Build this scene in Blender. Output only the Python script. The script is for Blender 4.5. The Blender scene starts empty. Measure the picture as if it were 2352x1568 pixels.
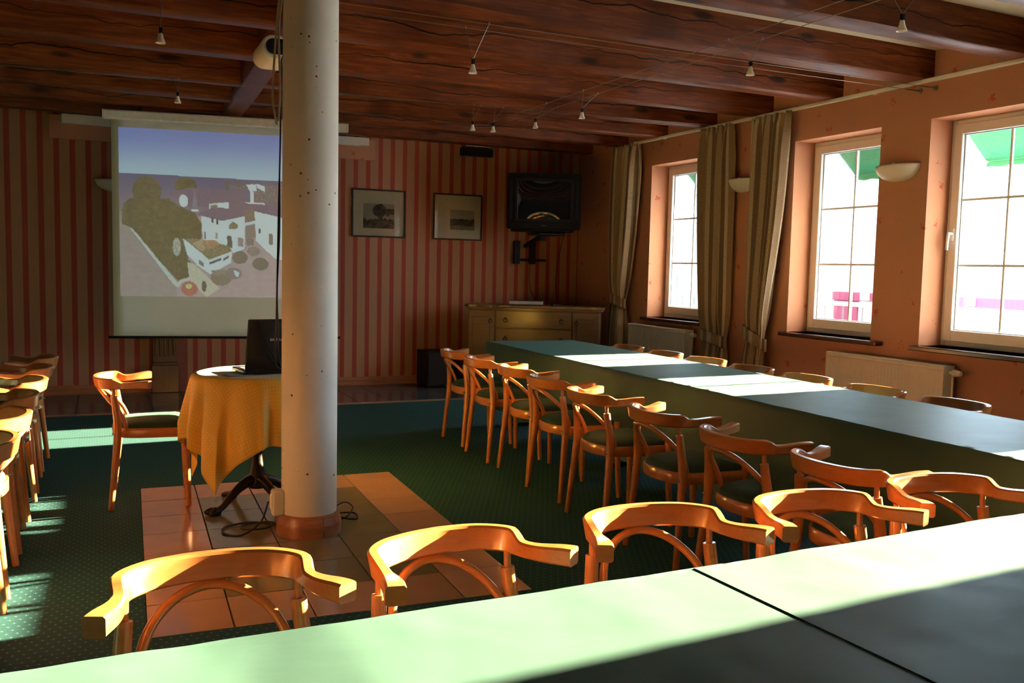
import bpy, math, random
from mathutils import Vector, Matrix, noise as mnoise
scene = bpy.context.scene
COL = scene.collection
R = math.radians
# ------------------------------------------------------------------ camera
cam_d = bpy.data.cameras.new('camera'); cam = bpy.data.objects.new('camera', cam_d); COL.objects.link(cam)
F_PX, YAW, PITCH, ROLL, CAM_H = 2085.3, R(24.423), R(4.647), R(1.272), 1.44
cam_d.sensor_fit = 'HORIZONTAL'; cam_d.sensor_width = 36.0
cam_d.lens = 36.0*F_PX/2352.0; cam_d.clip_start = .05; cam_d.clip_end = 300
fw = Vector((math.sin(YAW)*math.cos(PITCH), math.cos(YAW)*math.cos(PITCH), -math.sin(PITCH)))
rt = Vector((math.cos(YAW), -math.sin(YAW), 0)); up = rt.cross(fw)
r2 = math.cos(ROLL)*rt + math.sin(ROLL)*up; u2 = -math.sin(ROLL)*rt + math.cos(ROLL)*up
m3 = Matrix((r2, u2, -fw)).transposed(); cam.matrix_world = Matrix.Translation((0, 0, CAM_H)) @ m3.to_4x4()
scene.camera = cam
# ------------------------------------------------------------------ world, sun, exposure
SKY, SUN, EXPO = 34.0, 270.0, -0.58
w = bpy.data.worlds.new('sky'); scene.world = w; w.use_nodes = True
bg = w.node_tree.nodes['Background']; bg.inputs[0].default_value = (.62, .81, 1.0, 1); bg.inputs[1].default_value = SKY
sun_d = bpy.data.lights.new('sun', 'SUN'); sun_d.energy = SUN; sun_d.angle = R(.55); sun_d.color = (1, .78, .50)
sun = bpy.data.objects.new('sun', sun_d); COL.objects.link(sun)
sun.rotation_euler = Vector((-1, -.060, -.222)).to_track_quat('-Z', 'Y').to_euler(); sun.location = (14, 5, 6)
vs = scene.view_settings; vs.view_transform = 'Standard'; vs.look = 'None'; vs.exposure = EXPO; vs.gamma = 1; vs.use_curve_mapping = False
cy = scene.cycles; cy.use_denoising = True; cy.max_bounces = 9; cy.diffuse_bounces = 5; cy.glossy_bounces = 3; cy.transmission_bounces = 3; cy.transparent_max_bounces = 10
cy.use_adaptive_sampling = False
cy.sample_clamp_indirect = 30
# ------------------------------------------------------------------ room numbers
XW, YB, ZC = 5.72, 10.57, 3.13          # window wall, striped back wall, ceiling
XL, YN = -3.2, -2.6                     # left wall, wall behind the camera
WIN = [(7.865, 8.86), (5.525, 6.52), (4.05, 5.045), (1.53, 2.66)]
ZS, ZT = .912, 2.627                    # window opening
ZTAB = .765
# ------------------------------------------------------------------ mesh builder
class MB:
    def __init__(s): s.v = []; s.f = []; s.c = None
    def add(s, vs, fs):
        o = len(s.v); s.v += [tuple(p) for p in vs]; s.f += [tuple(i+o for i in f) for f in fs]
    def box(s, x0, x1, y0, y1, z0, z1, c=0.0, mat=None):
        if c <= 0:
            vs = [(x, y, z) for x in (x0, x1) for y in (y0, y1) for z in (z0, z1)]
            fs = [(0, 1, 3, 2), (4, 6, 7, 5), (0, 4, 5, 1), (2, 3, 7, 6), (0, 2, 6, 4), (1, 5, 7, 3)]
        else:
            cx, cy_, cz = (x0+x1)/2, (y0+y1)/2, (z0+z1)/2; h = ((x1-x0)/2, (y1-y0)/2, (z1-z0)/2); vs = []; idx = {}
            for sx in (-1, 1):
                for sy in (-1, 1):
                    for sz in (-1, 1):
                        for a in range(3):
                            sg = (sx, sy, sz); p = [sg[k]*(h[k] if k == a else h[k]-c) for k in range(3)]
                            idx[(sx, sy, sz, a)] = len(vs); vs.append((cx+p[0], cy_+p[1], cz+p[2]))
            fs = []; q = [(-1, -1), (1, -1), (1, 1), (-1, 1)]
            def key(a, sa, b, sb, d, sd, fa):
                k = [0, 0, 0]; k[a] = sa; k[b] = sb; k[d] = sd; return idx[(k[0], k[1], k[2], fa)]
            for a in range(3):
                b, d = (a+1) % 3, (a+2) % 3
                for sa in (-1, 1):
                    f = [key(a, sa, b, u, d, v, a) for u, v in q]; fs.append(tuple(f if sa > 0 else f[::-1]))
                for sb in (-1, 1):
                    for sd in (-1, 1):      # edge along axis a between faces b and d
                        f = [key(a, -1, b, sb, d, sd, b), key(a, 1, b, sb, d, sd, b), key(a, 1, b, sb, d, sd, d), key(a, -1, b, sb, d, sd, d)]
                        fs.append(tuple(f if sb*sd < 0 else f[::-1]))
            for sx in (-1, 1):
                for sy in (-1, 1):
                    for sz in (-1, 1):
                        f = [idx[(sx, sy, sz, a)] for a in range(3)]; fs.append(tuple(f if sx*sy*sz > 0 else f[::-1]))
        if mat is not None: vs = [tuple(mat @ Vector(p)) for p in vs]
        s.add(vs, fs); return s
    def tube(s, pts, rad, n=10, cap=True, closed=False):
        pts = [Vector(p) for p in pts]; N = len(pts)
        if not hasattr(rad, '__len__'): rad = [rad]*N
        vs, fs = [], []; up0 = None
        for i in range(N):
            t = (pts[(i+1) % N]-pts[i-1]) if closed else (pts[min(i+1, N-1)]-pts[max(i-1, 0)])
            t = t.normalized() if t.length > 1e-9 else Vector((0, 0, 1))
            if up0 is None:
                up0 = Vector((0, 0, 1)) if abs(t.z) < .9 else Vector((0, 1, 0))
            a = (up0-t*up0.dot(t)).normalized(); up0 = a; b = t.cross(a)
            for k in range(n):
                an = 2*math.pi*k/n; vs.append(pts[i]+(a*math.cos(an)+b*math.sin(an))*rad[i])
        M = N if closed else N-1
        for i in range(M):
            for k in range(n):
                j = (i+1) % N; fs.append((i*n+k, i*n+(k+1) % n, j*n+(k+1) % n, j*n+k))
        if cap and not closed:
            fs.append(tuple(range(n))[::-1]); fs.append(tuple((N-1)*n+k for k in range(n)))
        s.add(vs, fs); return s
    def cyl(s, a, b, r0, r1=None, n=14): return s.tube([a, b], [r0, r0 if r1 is None else r1], n)
    def lathe(s, prof, c=(0, 0, 0), n=32, a0=0.0, a1=None):
        full = a1 is None; span = 2*math.pi if full else a1-a0; m = n if full else n+1; vs, fs = [], []
        for r, z in prof:
            for k in range(m):
                an = a0+span*k/n; vs.append((c[0]+r*math.cos(an), c[1]+r*math.sin(an), c[2]+z))
        for i in range(len(prof)-1):
            for k in range(n):
                k2 = (k+1) % m; fs.append((i*m+k, i*m+k2, (i+1)*m+k2, (i+1)*m+k))
        s.add(vs, fs); return s
    def prism(s, poly, z0, z1, fn=None):
        n = len(poly); vs = [(x, y, z0) for x, y in poly]+[(x, y, z1) for x, y in poly]
        fs = [tuple(range(n))[::-1], tuple(range(n, 2*n))]+[(i, (i+1) % n, n+(i+1) % n, n+i) for i in range(n)]
        if fn: vs = [fn(p) for p in vs]
        s.add(vs, fs); return s
    def sweep(s, secs, cap=True):
        n = len(secs[0]); vs = [p for q in secs for p in q]; fs = []
        for i in range(len(secs)-1):
            for k in range(n): fs.append((i*n+k, i*n+(k+1) % n, (i+1)*n+(k+1) % n, (i+1)*n+k))
        if cap: fs.append(tuple(range(n))[::-1]); fs.append(tuple((len(secs)-1)*n+k for k in range(n)))
        s.add(vs, fs); return s
    def grid(s, nu, nv, fn):
        vs = [fn(i/nu, j/nv) for j in range(nv+1) for i in range(nu+1)]
        fs = [(j*(nu+1)+i, j*(nu+1)+i+1, (j+1)*(nu+1)+i+1, (j+1)*(nu+1)+i) for j in range(nv) for i in range(nu)]
        s.add(vs, fs); return s
    def mesh(s, name, mat, ang=35):
        me = bpy.data.meshes.new(name); me.from_pydata(s.v, [], s.f); me.update()
        if mat: me.materials.append(mat)
        me.polygons.foreach_set('use_smooth', [True]*len(me.polygons)); me.set_sharp_from_angle(angle=R(ang))
        return me
    def obj(s, name, mat, parent=None, ang=35, fix=True):
        me = s.mesh(name, mat, ang)
        if fix:
            import bmesh
            b = bmesh.new(); b.from_mesh(me); bmesh.ops.recalc_face_normals(b, faces=b.faces); b.to_mesh(me); b.free()
        o = bpy.data.objects.new(name, me); COL.objects.link(o); o.parent = parent; return o
def tag(o, label=None, cat=None, group=None, kind=None):
    if label: o['label'] = label
    if cat: o['category'] = cat
    if group: o['group'] = group
    if kind: o['kind'] = kind
    return o
def empty(name, loc=(0, 0, 0), rz=0, label=None, cat=None, group=None, kind=None):
    o = bpy.data.objects.new(name, None); COL.objects.link(o); o.location = loc; o.rotation_euler = (0, 0, rz); o.empty_display_size = .1
    return tag(o, label, cat, group, kind)
def copy_tree(o, parent=None):
    c = o.copy(); COL.objects.link(c)
    if parent is not None: c.parent = parent
    for ch in list(o.children): copy_tree(ch, c)
    return c
def struct(name, mb, mat, **k): return tag(mb.obj(name, mat, **k), kind='structure')
def crom(P, m=6):
    P = [Vector(p) for p in P]; out = []
    for i in range(len(P)-1):
        a, b, c, d = P[max(i-1, 0)], P[i], P[i+1], P[min(i+2, len(P)-1)]
        for k in range(m):
            t = k/m; out.append(.5*((2*b)+(c-a)*t+(2*a-5*b+4*c-d)*t*t+(3*b-a-3*c+d)*t**3))
    return out+[P[-1]]
def sst(a, b, x):
    t = max(0, min(1, (x-a)/(b-a))); return t*t*(3-2*t)
def lin(c):
    f = lambda v: v/12.92 if v <= .04045 else ((v+.055)/1.055)**2.4
    return tuple(f(x/255) for x in c)
# ------------------------------------------------------------------ materials
class NG:
    def __init__(s, name):
        s.m = bpy.data.materials.new(name); s.m.use_nodes = True; s.t = s.m.node_tree; s.n = s.t.nodes; s.b = s.n['Principled BSDF']; s.out = s.n['Material Output']
    def new(s, t, **k):
        n = s.n.new(t)
        for a, v in k.items(): setattr(n, a, v)
        return n
    def L(s, a, b): s.t.links.new(a, b)
    def val(s, sock, v):
        if hasattr(v, 'is_output'): s.L(v, sock)
        elif v is not None: sock.default_value = v
    def math(s, op, a, b=None, c=None):
        n = s.new('ShaderNodeMath', operation=op)
        for i, v in enumerate((a, b, c)): s.val(n.inputs[i], v)
        return n.outputs[0]
    def coord(s, kind='Object'): return s.new('ShaderNodeTexCoord').outputs[kind]
    def mapping(s, v, scale=(1, 1, 1), loc=(0, 0, 0), rot=(0, 0, 0)):
        n = s.new('ShaderNodeMapping'); s.L(v, n.inputs[0]); n.inputs['Scale'].default_value = scale; n.inputs['Location'].default_value = loc; n.inputs['Rotation'].default_value = rot; return n.outputs[0]
    def noise(s, v, scale, detail=3, rough=.5, dist=0):
        n = s.new('ShaderNodeTexNoise'); s.L(v, n.inputs['Vector']); n.inputs['Scale'].default_value = scale; n.inputs['Detail'].default_value = detail; n.inputs['Roughness'].default_value = rough; n.inputs['Distortion'].default_value = dist; return n.outputs[0]
    def voro(s, v, scale, out='Distance', **k):
        n = s.new('ShaderNodeTexVoronoi', **k); s.L(v, n.inputs['Vector']); n.inputs['Scale'].default_value = scale; return n.outputs[out]
    def xyz(s, v):
        n = s.new('ShaderNodeSeparateXYZ'); s.L(v, n.inputs[0]); return n.outputs
    def ramp(s, f, stops, interp='LINEAR'):
        n = s.new('ShaderNodeValToRGB'); s.val(n.inputs[0], f); cr = n.color_ramp; cr.interpolation = interp
        while len(cr.elements) > 1: cr.elements.remove(cr.elements[-1])
        for i, (p, c) in enumerate(stops):
            e = cr.elements[0] if i == 0 else cr.elements.new(p)
            e.position = p; e.color = tuple(c)+(1,) if len(c) == 3 else c
        return n.outputs[0]
    def mix(s, f, a, b, blend='MIX'):
        n = s.new('ShaderNodeMix', data_type='RGBA', blend_type=blend); s.val(n.inputs['Factor'], f)
        for k, v in ((6, a), (7, b)): s.val(n.inputs[k], v if hasattr(v, 'is_output') else tuple(v)+(1,))
        return n.outputs[2]
    def smooth(s, x, a, b):
        n = s.new('ShaderNodeMapRange', interpolation_type='SMOOTHSTEP'); s.val(n.inputs[0], x); n.inputs[1].default_value = a; n.inputs[2].default_value = b; return n.outputs[0]
    def bump(s, h, strength=.3, dist=.01):
        n = s.new('ShaderNodeBump'); s.L(h, n.inputs['Height']); n.inputs['Strength'].default_value = strength; n.inputs['Distance'].default_value = dist; s.L(n.outputs[0], s.b.inputs['Normal'])
    def set(s, col=None, rough=None, metal=None, spec=None, coat=None, coatr=None, **k):
        i = s.b.inputs
        if col is not None: s.val(i['Base Color'], col if hasattr(col, 'is_output') else tuple(col)+(1,))
        if rough is not None: s.val(i['Roughness'], rough)
        if metal is not None: i['Metallic'].default_value = metal
        if spec is not None: i['Specular IOR Level'].default_value = spec
        if coat is not None: i['Coat Weight'].default_value = coat
        if coatr is not None: i['Coat Roughness'].default_value = coatr
        for n, v in k.items(): s.val(i[n.replace('_', ' ')], v)
        return s.m
def plain(name, col, rough=.5, metal=0, spec=.5, nz=.12, sc=20, **k):
    g = NG(name); co = g.coord(); f = g.noise(co, sc, 4)
    c = g.ramp(f, [(.25, tuple(x*(1-nz) for x in col)), (.75, tuple(min(1, x*(1+nz)) for x in col))])
    return g.set(c, rough, metal, spec, **k)
def wood(name, dark, mid, light, axis='X', scale=1.0, rough=.35, coat=0, rnd=.12, spec=.5):
    g = NG(name); co = g.coord(); st = {'X': (1.2, 14, 14), 'Y': (14, 1.2, 14), 'Z': (14, 14, 1.2)}[axis]
    v = g.mapping(co, tuple(a*scale for a in st)); f = g.noise(v, 3.0, 6, .6, .6); f2 = g.noise(v, 14.0, 3, .6)
    ff = g.math('ADD', g.math('MULTIPLY', f, .75), g.math('MULTIPLY', f2, .25))
    c = g.ramp(ff, [(.25, dark), (.5, mid), (.78, light)])
    if rnd:
        oi = g.new('ShaderNodeObjectInfo'); hs = g.new('ShaderNodeHueSaturation')
        g.L(c, hs.inputs['Color']); g.L(g.math('ADD', g.math('MULTIPLY', oi.outputs['Random'], rnd*2), 1-rnd), hs.inputs['Value']); c = hs.outputs[0]
    g.bump(ff, .08, .004); return g.set(c, rough, coat=coat, coatr=.12, spec=spec)
def m_beam():
    g = NG('old_beam_wood'); co = g.coord(); x, y, z = g.xyz(co); oi = g.new('ShaderNodeObjectInfo').outputs['Random']
    rr = g.math('MULTIPLY', oi, 37.0); cmb = g.new('ShaderNodeCombineXYZ'); g.L(x, cmb.inputs[0]); g.L(g.math('ADD', y, rr), cmb.inputs[1]); g.L(z, cmb.inputs[2]); v0 = cmb.outputs[0]
    v = g.mapping(v0, (1.1, 16, 16)); f = g.noise(v, 2.4, 7, .62, .8); big = g.noise(v0, 2.2, 3, .5)
    c = g.ramp(f, [(.22, (.040, .0085, .0020)), (.5, (.155, .037, .0080)), (.78, (.29, .082, .019))])
    c = g.mix(g.math('MULTIPLY', g.smooth(big, .5, .72), .7), c, (.075, .016, .005))
    kn = g.voro(g.mapping(v0, (1.0, 3.2, 3.2)), 1.7); kd = g.smooth(kn, .20, .08)
    c = g.mix(g.math('MULTIPLY', kd, .9), c, (.018, .006, .003))
    # one long drying crack per beam at its own height
    zc = g.math('ADD', g.math('MULTIPLY', g.math('SUBTRACT', oi, .5), .06), .0)
    wig = g.math('MULTIPLY', g.math('SUBTRACT', g.noise(g.mapping(v0, (1, 1, 0)), 1.3, 4, .6), .5), .20)
    d = g.math('ABSOLUTE', g.math('SUBTRACT', z, g.math('ADD', zc, wig)))
    wid = g.math('MULTIPLY', g.math('SUBTRACT', g.noise(g.mapping(v0, (1, 1, 0)), .8, 2), .22), .016)
    cr = g.smooth(g.math('DIVIDE', d, wid), 1.0, .55)
    c = g.mix(cr, c, (.006, .003, .002))
    hgt = g.math('SUBTRACT', f, g.math('MULTIPLY', cr, 2.0)); g.bump(hgt, .35, .01)
    return g.set(c, g.math('ADD', g.math('MULTIPLY', f, .25), .34), spec=.2)
def m_stripes():
    g = NG('striped_wallpaper'); co = g.coord(); x, y, z = g.xyz(co)
    u = g.math('FRACT', g.math('DIVIDE', g.math('ADD', x, 30*.1495-2.592+.028), .1495)); fib = g.noise(g.mapping(co, (160, 160, 5)), 1, 3)
    red = g.math('MULTIPLY', g.smooth(u, .0, .03), g.smooth(u, .385, .355))
    base = g.mix(fib, (.40, .205, .105), (.50, .270, .145)); rc = g.mix(fib, (.36, .060, .040), (.43, .080, .052))
    ribs = g.math('ADD', g.math('MULTIPLY', g.math('SINE', g.math('MULTIPLY', x, 420)), .07), .93)
    c = g.mix(red, base, rc); c = g.mix(1.0, c, ribs, 'MULTIPLY'); g.bump(fib, .1, .002); return g.set(c, .7, spec=.25)
def m_orange():
    g = NG('orange_wallpaper'); co = g.coord(); n1 = g.noise(co, 3, 4); n2 = g.noise(co, 90, 3)
    base = g.mix(n1, (.52, .250, .145), (.60, .305, .185)); base = g.mix(g.math('MULTIPLY', n2, .35), base, (.44, .195, .105))
    v = g.mapping(co, (1, 1, 1)); d = g.voro(v, 5.2, randomness=.55) if False else None
    vn = g.new('ShaderNodeTexVoronoi'); g.L(co, vn.inputs['Vector']); vn.inputs['Scale'].default_value = 5.0; vn.inputs['Randomness'].default_value = .75
    dd = g.math('ADD', vn.outputs['Distance'], g.math('MULTIPLY', g.math('SUBTRACT', g.noise(co, 45, 2), .5), .55))
    c = g.mix(g.math('MULTIPLY', g.smooth(dd, .15, .07), .8), base, (.47, .080, .045)); g.bump(n2, .08, .002); return g.set(c, .75, spec=.2)
def m_carpet():
    g = NG('green_dotted_carpet'); co = g.coord(); x, y, z = g.xyz(co); p = .037
    v = g.math('DIVIDE', g.math('ADD', y, 50), p); row = g.math('FLOOR', v); u = g.math('ADD', g.math('DIVIDE', g.math('ADD', x, 50), p), g.math('MULTIPLY', g.math('MODULO', row, 2), .5))
    fu = g.math('SUBTRACT', g.math('FRACT', u), .5); fv = g.math('SUBTRACT', g.math('FRACT', v), .5)
    d = g.math('MINIMUM', g.math('ADD', g.math('ABSOLUTE', fu), g.math('MULTIPLY', g.math('ABSOLUTE', fv), 3)), g.math('ADD', g.math('MULTIPLY', g.math('ABSOLUTE', fu), 3), g.math('ABSOLUTE', fv)))
    dot = g.smooth(d, .26, .16); n = g.noise(co, 380, 2); n2 = g.noise(co, 2.5, 3)
    base = g.mix(n, (.006, .038, .037), (.014, .088, .084)); base = g.mix(g.math('MULTIPLY', n2, .4), base, (.008, .05, .044))
    c = g.mix(g.math('MULTIPLY', dot, .8), base, (.16, .26, .19)); g.bump(n, .5, .004)
    return g.set(c, .85, spec=.25, Sheen_Weight=0.0)
def m_tile(name, a, b):
    g = NG(name); co = g.coord('Object'); oi = g.new('ShaderNodeObjectInfo').outputs['Random']
    v = g.mapping(co, (1, 1, 1)); n = g.noise(v, 6, 4); c = g.mix(n, a, b); hs = g.new('ShaderNodeHueSaturation'); g.L(c, hs.inputs['Color'])
    g.L(g.math('ADD', g.math('MULTIPLY', oi, .25), .87), hs.inputs['Value']); return g.set(hs.outputs[0], .16, spec=.5)
def m_cloth(name, col, sheen=.4, rough=.55, weave=900, spec=.3):
    g = NG(name); co = g.coord(); n = g.noise(co, weave, 2); n2 = g.noise(co, 3, 3)
    c = g.mix(n, tuple(x*.85 for x in col), tuple(min(1, x*1.2) for x in col)); c = g.mix(g.math('MULTIPLY', n2, .25), c, tuple(x*.8 for x in col))
    wv = g.noise(g.mapping(co, (1, 2.2, 1)), 3.2, 3, .5, .5); g.bump(g.math('ADD', g.math('MULTIPLY', n, .03), wv), .20, .012); return g.set(c, rough, spec=spec, Sheen_Weight=sheen, Sheen_Roughness=.35, Sheen_Tint=tuple(min(1, x*4) for x in col)+(1,))
def m_yellow():
    g = NG('yellow_dotted_damask'); uv = g.new('ShaderNodeAttribute', attribute_name='clothuv').outputs['Vector']; x, y, z = g.xyz(uv)
    p = .021; a = g.math('FRACT', g.math('DIVIDE', g.math('ADD', x, 9), p)); b = g.math('FRACT', g.math('DIVIDE', g.math('ADD', y, 9), p))
    d = g.math('ADD', g.math('POWER', g.math('SUBTRACT', a, .5), 2), g.math('POWER', g.math('SUBTRACT', b, .5), 2)); dot = g.smooth(d, .045, .02)
    stripe = g.smooth(g.math('ABSOLUTE', g.math('SUBTRACT', g.math('FRACT', g.math('DIVIDE', g.math('ADD', x, 9), .13)), .5)), .42, .30)
    c = g.mix(g.math('MULTIPLY', dot, g.math('ADD', g.math('MULTIPLY', stripe, .5), .3)), (.82, .52, .06), (.94, .78, .34)); n = g.noise(uv, 600, 2); g.bump(n, .1, .001)
    tr = g.new('ShaderNodeBsdfTranslucent'); g.L(c, tr.inputs[0]); mx = g.new('ShaderNodeMixShader'); mx.inputs[0].default_value = .15
    m = g.set(c, .5, spec=.4, Sheen_Weight=.2); g.L(g.b.outputs[0], mx.inputs[1]); g.L(tr.outputs[0], mx.inputs[2]); g.L(mx.outputs[0], g.out.inputs[0]); return m
def m_pillar():
    g = NG('white_painted_concrete'); co = g.coord(); n = g.noise(co, 5, 4); fine = g.noise(co, 130, 3)
    c = g.mix(n, (.70, .66, .58), (.80, .76, .68))
    v1 = g.new('ShaderNodeTexVoronoi'); g.L(co, v1.inputs['Vector']); v1.inputs['Scale'].default_value = 27; v1.inputs['Randomness'].default_value = 1
    thr = g.math('MULTIPLY', g.math('POWER', g.xyz(v1.outputs['Color'])[0], 4), .19); pit = g.smooth(g.math('SUBTRACT', v1.outputs['Distance'], thr), .008, -.008)
    pit = g.math('MULTIPLY', pit, g.smooth(thr, .012, .02)); c = g.mix(pit, c, (.09, .05, .03)); g.bump(g.math('SUBTRACT', g.math('MULTIPLY', fine, .2), pit), .5, .006)
    return g.set(c, .5, spec=.4)
def m_glass():
    g = NG('window_glass'); g.n.remove(g.b); t = g.new('ShaderNodeBsdfTransparent'); gl = g.new('ShaderNodeBsdfGlossy'); gl.inputs['Roughness'].default_value = .02
    fr = g.new('ShaderNodeFresnel'); fr.inputs[0].default_value = 1.45; t.inputs[0].default_value = (.97, .985, .98, 1)
    mx = g.new('ShaderNodeMixShader'); g.L(g.math('MULTIPLY', fr.outputs[0], .8), mx.inputs[0]); g.L(t.outputs[0], mx.inputs[1]); g.L(gl.outputs[0], mx.inputs[2]); g.L(mx.outputs[0], g.out.inputs[0]); return g.m
def m_vcol(name, attr, emit=0.0, rough=.8, base=1.0, white=None, spec=.2):
    g = NG(name); a = g.new('ShaderNodeAttribute', attribute_name=attr).outputs['Color']
    m = g.set(a if white is None else g.mix(white, a, (.80, .80, .76)), rough, spec=spec)
    if emit: g.L(a, g.b.inputs['Emission Color']); g.b.inputs['Emission Strength'].default_value = emit
    return m
def m_curtain():
    g = NG('striped_curtain_fabric'); uv = g.new('ShaderNodeAttribute', attribute_name='clothuv').outputs['Vector']; x, y, z = g.xyz(uv)
    u = g.math('FRACT', g.math('DIVIDE', x, .21)); c = g.ramp(u, [(0, (.36, .26, .15)), (.30, (.66, .57, .41)), (.38, (.17, .12, .075)), (.52, (.48, .38, .24)), (.70, (.21, .145, .095)), (.84, (.58, .49, .34))], 'CONSTANT')
    sp = g.noise(uv, 120, 3); c = g.mix(g.math('MULTIPLY', g.smooth(sp, .45, .62), .45), c, (.15, .10, .05)); tr = g.new('ShaderNodeBsdfTranslucent'); g.L(c, tr.inputs[0])
    g.bump(sp, .1, .002); m = g.set(c, .6, spec=.3, Sheen_Weight=.2); mx = g.new('ShaderNodeMixShader'); mx.inputs[0].default_value = .05
    g.L(g.b.outputs[0], mx.inputs[1]); g.L(tr.outputs[0], mx.inputs[2]); g.L(mx.outputs[0], g.out.inputs[0]); return m
def m_awning():
    g = NG('green_awning_fabric'); n = g.noise(g.coord(), 300, 2); c = g.mix(n, (.0, .12, .07), (.005, .17, .10)); tr = g.new('ShaderNodeBsdfTranslucent'); g.L(c, tr.inputs[0]); m = g.set(c, .7)
    mx = g.new('ShaderNodeMixShader'); mx.inputs[0].default_value = .35; g.L(g.b.outputs[0], mx.inputs[1]); g.L(tr.outputs[0], mx.inputs[2]); g.L(mx.outputs[0], g.out.inputs[0]); return m
BEAM = m_beam(); STRIPE = m_stripes(); ORANGE = m_orange(); CARPET = m_carpet(); PILLAR = m_pillar(); GLASS = m_glass(); YEL = m_yellow(); CURT = m_curtain(); AWN = m_awning()
TILE_P = m_tile('terracotta_tile', (.44, .235, .135), (.56, .31, .185)); TILE_G = m_tile('olive_grey_tile', (.175, .145, .065), (.235, .195, .095)); TILE_B = m_tile('slate_brown_tile', (.085, .07, .065), (.13, .105, .095))
CHAIRW = wood('varnished_beech', (.38, .120, .026), (.48, .165, .040), (.56, .212, .058), 'X', .9, .30, .55, .10)
CUSH = m_cloth('dark_green_seat_fabric', (.014, .040, .026), .3, .7, 700)
GREEN = m_cloth('green_table_linen', (.057, .116, .094), 0.08, .50, 1100, .15)
CREAM = plain('cream_ceiling_board', (.66, .57, .40), .8, nz=.06, sc=4)
WHITEP = plain('white_upvc', (.82, .80, .76), .35, nz=.04, sc=8)
SILLW = wood('dark_sill_wood', (.035, .012, .010), (.07, .024, .018), (.10, .035, .026), 'Y', .8, .25, .3, 0)
BASEW = wood('reddish_board_wood', (.22, .075, .028), (.34, .125, .05), (.44, .18, .08), 'X', .8, .35, .2, 0)
DARKW = wood('dark_red_wood', (.06, .018, .010), (.11, .034, .018), (.16, .055, .03), 'Z', .8, .35, .2, 0)
CABW = wood('honey_pine', (.078, .036, .011), (.110, .053, .017), (.142, .071, .025), 'X', .8, .38, .2, 0)
BLACK = plain('black_plastic', (.009, .009, .010), .4, nz=.2, sc=60, spec=.2)
BLACKM = plain('matt_black_metal', (.015, .014, .013), .45, .6, nz=.2)
IRON = plain('dark_cast_iron', (.030, .022, .018), .38, .7, nz=.35, sc=30)
STEEL = plain('brushed_steel', (.62, .62, .62), .25, 1, nz=.08)
WIRE = plain('steel_cable', (.36, .33, .29), .35, .8, nz=.1)
PLAST = plain('plaster_white', (.80, .76, .66), .55, nz=.03, sc=6)
RADW = plain('radiator_enamel', (.74, .70, .60), .35, nz=.03, sc=6)
SCRW = plain('projection_screen_white', (.86, .88, .84), .9, nz=.02, sc=3, spec=.1)
CABLEW = plain('beige_cable', (.45, .36, .25), .5)
CABLEB = plain('black_cable', (.01, .01, .01), .5)
BULB = NG('clear_reflector_glass'); BULBM = BULB.set((.92, .89, .80), .18, metal=.0, spec=.9); BULB.bump(BULB.noise(BULB.coord(), 300, 2), .1, .001)
# ------------------------------------------------------------------ floor
floor = struct('floor', MB().box(XL, XW, YN, YB, -.12, -.008), plain('screed_grout', (.16, .115, .075), .8))
CARPET_Y = 9.12
PX0, PX1, PY0, PY1 = .177, 1.79, 3.60, 6.07; PROT = R(-1.55); PC = ((PX0+PX1)/2, (PY0+PY1)/2)
def prot(x, y): dx, dy = x-PC[0], y-PC[1]; return PC[0]+dx*math.cos(PROT)-dy*math.sin(PROT), PC[1]+dx*math.sin(PROT)+dy*math.cos(PROT)
cb = MB(); cor = [prot(PX0, PY0), prot(PX1, PY0), prot(PX1, PY1), prot(PX0, PY1)]; oc = [(XL, YN), (XW, YN), (XW, CARPET_Y), (XL, CARPET_Y)]
for z, fl_ in ((.0, 0), (-.008, 1)):
    pass
vs = [(x, y, .0) for x, y in oc]+[(x, y, .0) for x, y in cor]+[(x, y, -.008) for x, y in oc]+[(x, y, -.008) for x, y in cor]
cb.add(vs, [(i, (i+1) % 4, 4+(i+1) % 4, 4+i) for i in range(4)]+[(i, 8+i, 8+(i+1) % 4, (i+1) % 4) for i in range(4)]+[(4+i, 4+(i+1) % 4, 12+(i+1) % 4, 12+i) for i in range(4)])
carpet = cb.obj('carpet', CARPET); tag(carpet, 'dark green carpet with small pale dots covering the floor around the tiled patch', 'carpet')
trim = MB()
def tile_mesh(w_, d_, mat, nm): return MB().box(-w_/2, w_/2, -d_/2, d_/2, -.0075, .0, .0015).mesh(nm, mat)
NX, NY = 5, 7; tw, td = (PX1-PX0)/NX, (PY1-PY0)/NY
mp, mg = tile_mesh(tw-.006, td-.006, TILE_P, 'tile_terracotta'), tile_mesh(tw-.006, td-.006, TILE_G, 'tile_olive')
rnd = random.Random(4)
for i in range(NX):
    for j in range(NY):
        o = bpy.data.objects.new('floor_tile', mp if i in (0, NX-1) or j in (0, NY-1) else mg); COL.objects.link(o); o.parent = floor
        x, y = prot(PX0+(i+.5)*tw, PY0+(j+.5)*td); o.location = (x, y, -.0005+rnd.uniform(-.0003, .0003)); o.rotation_euler = (0, 0, PROT)
bt = .335; mb1, mb2 = tile_mesh(bt-.006, .325, TILE_B, 'tile_slate'), tile_mesh(bt-.006, .115, TILE_P, 'tile_border')
ny = 0; x = -1.9
while x < XW-bt:
    for j, (yc, me) in enumerate([(CARPET_Y+.062, mb2), (CARPET_Y+.290, mb1), (CARPET_Y+.621, mb1), (CARPET_Y+.952, mb1), (CARPET_Y+1.283, mb1)]):
        o = bpy.data.objects.new('floor_tile', me); COL.objects.link(o); o.parent = floor; o.location = (x+bt/2, yc, -.0005)
    x += bt
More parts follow.
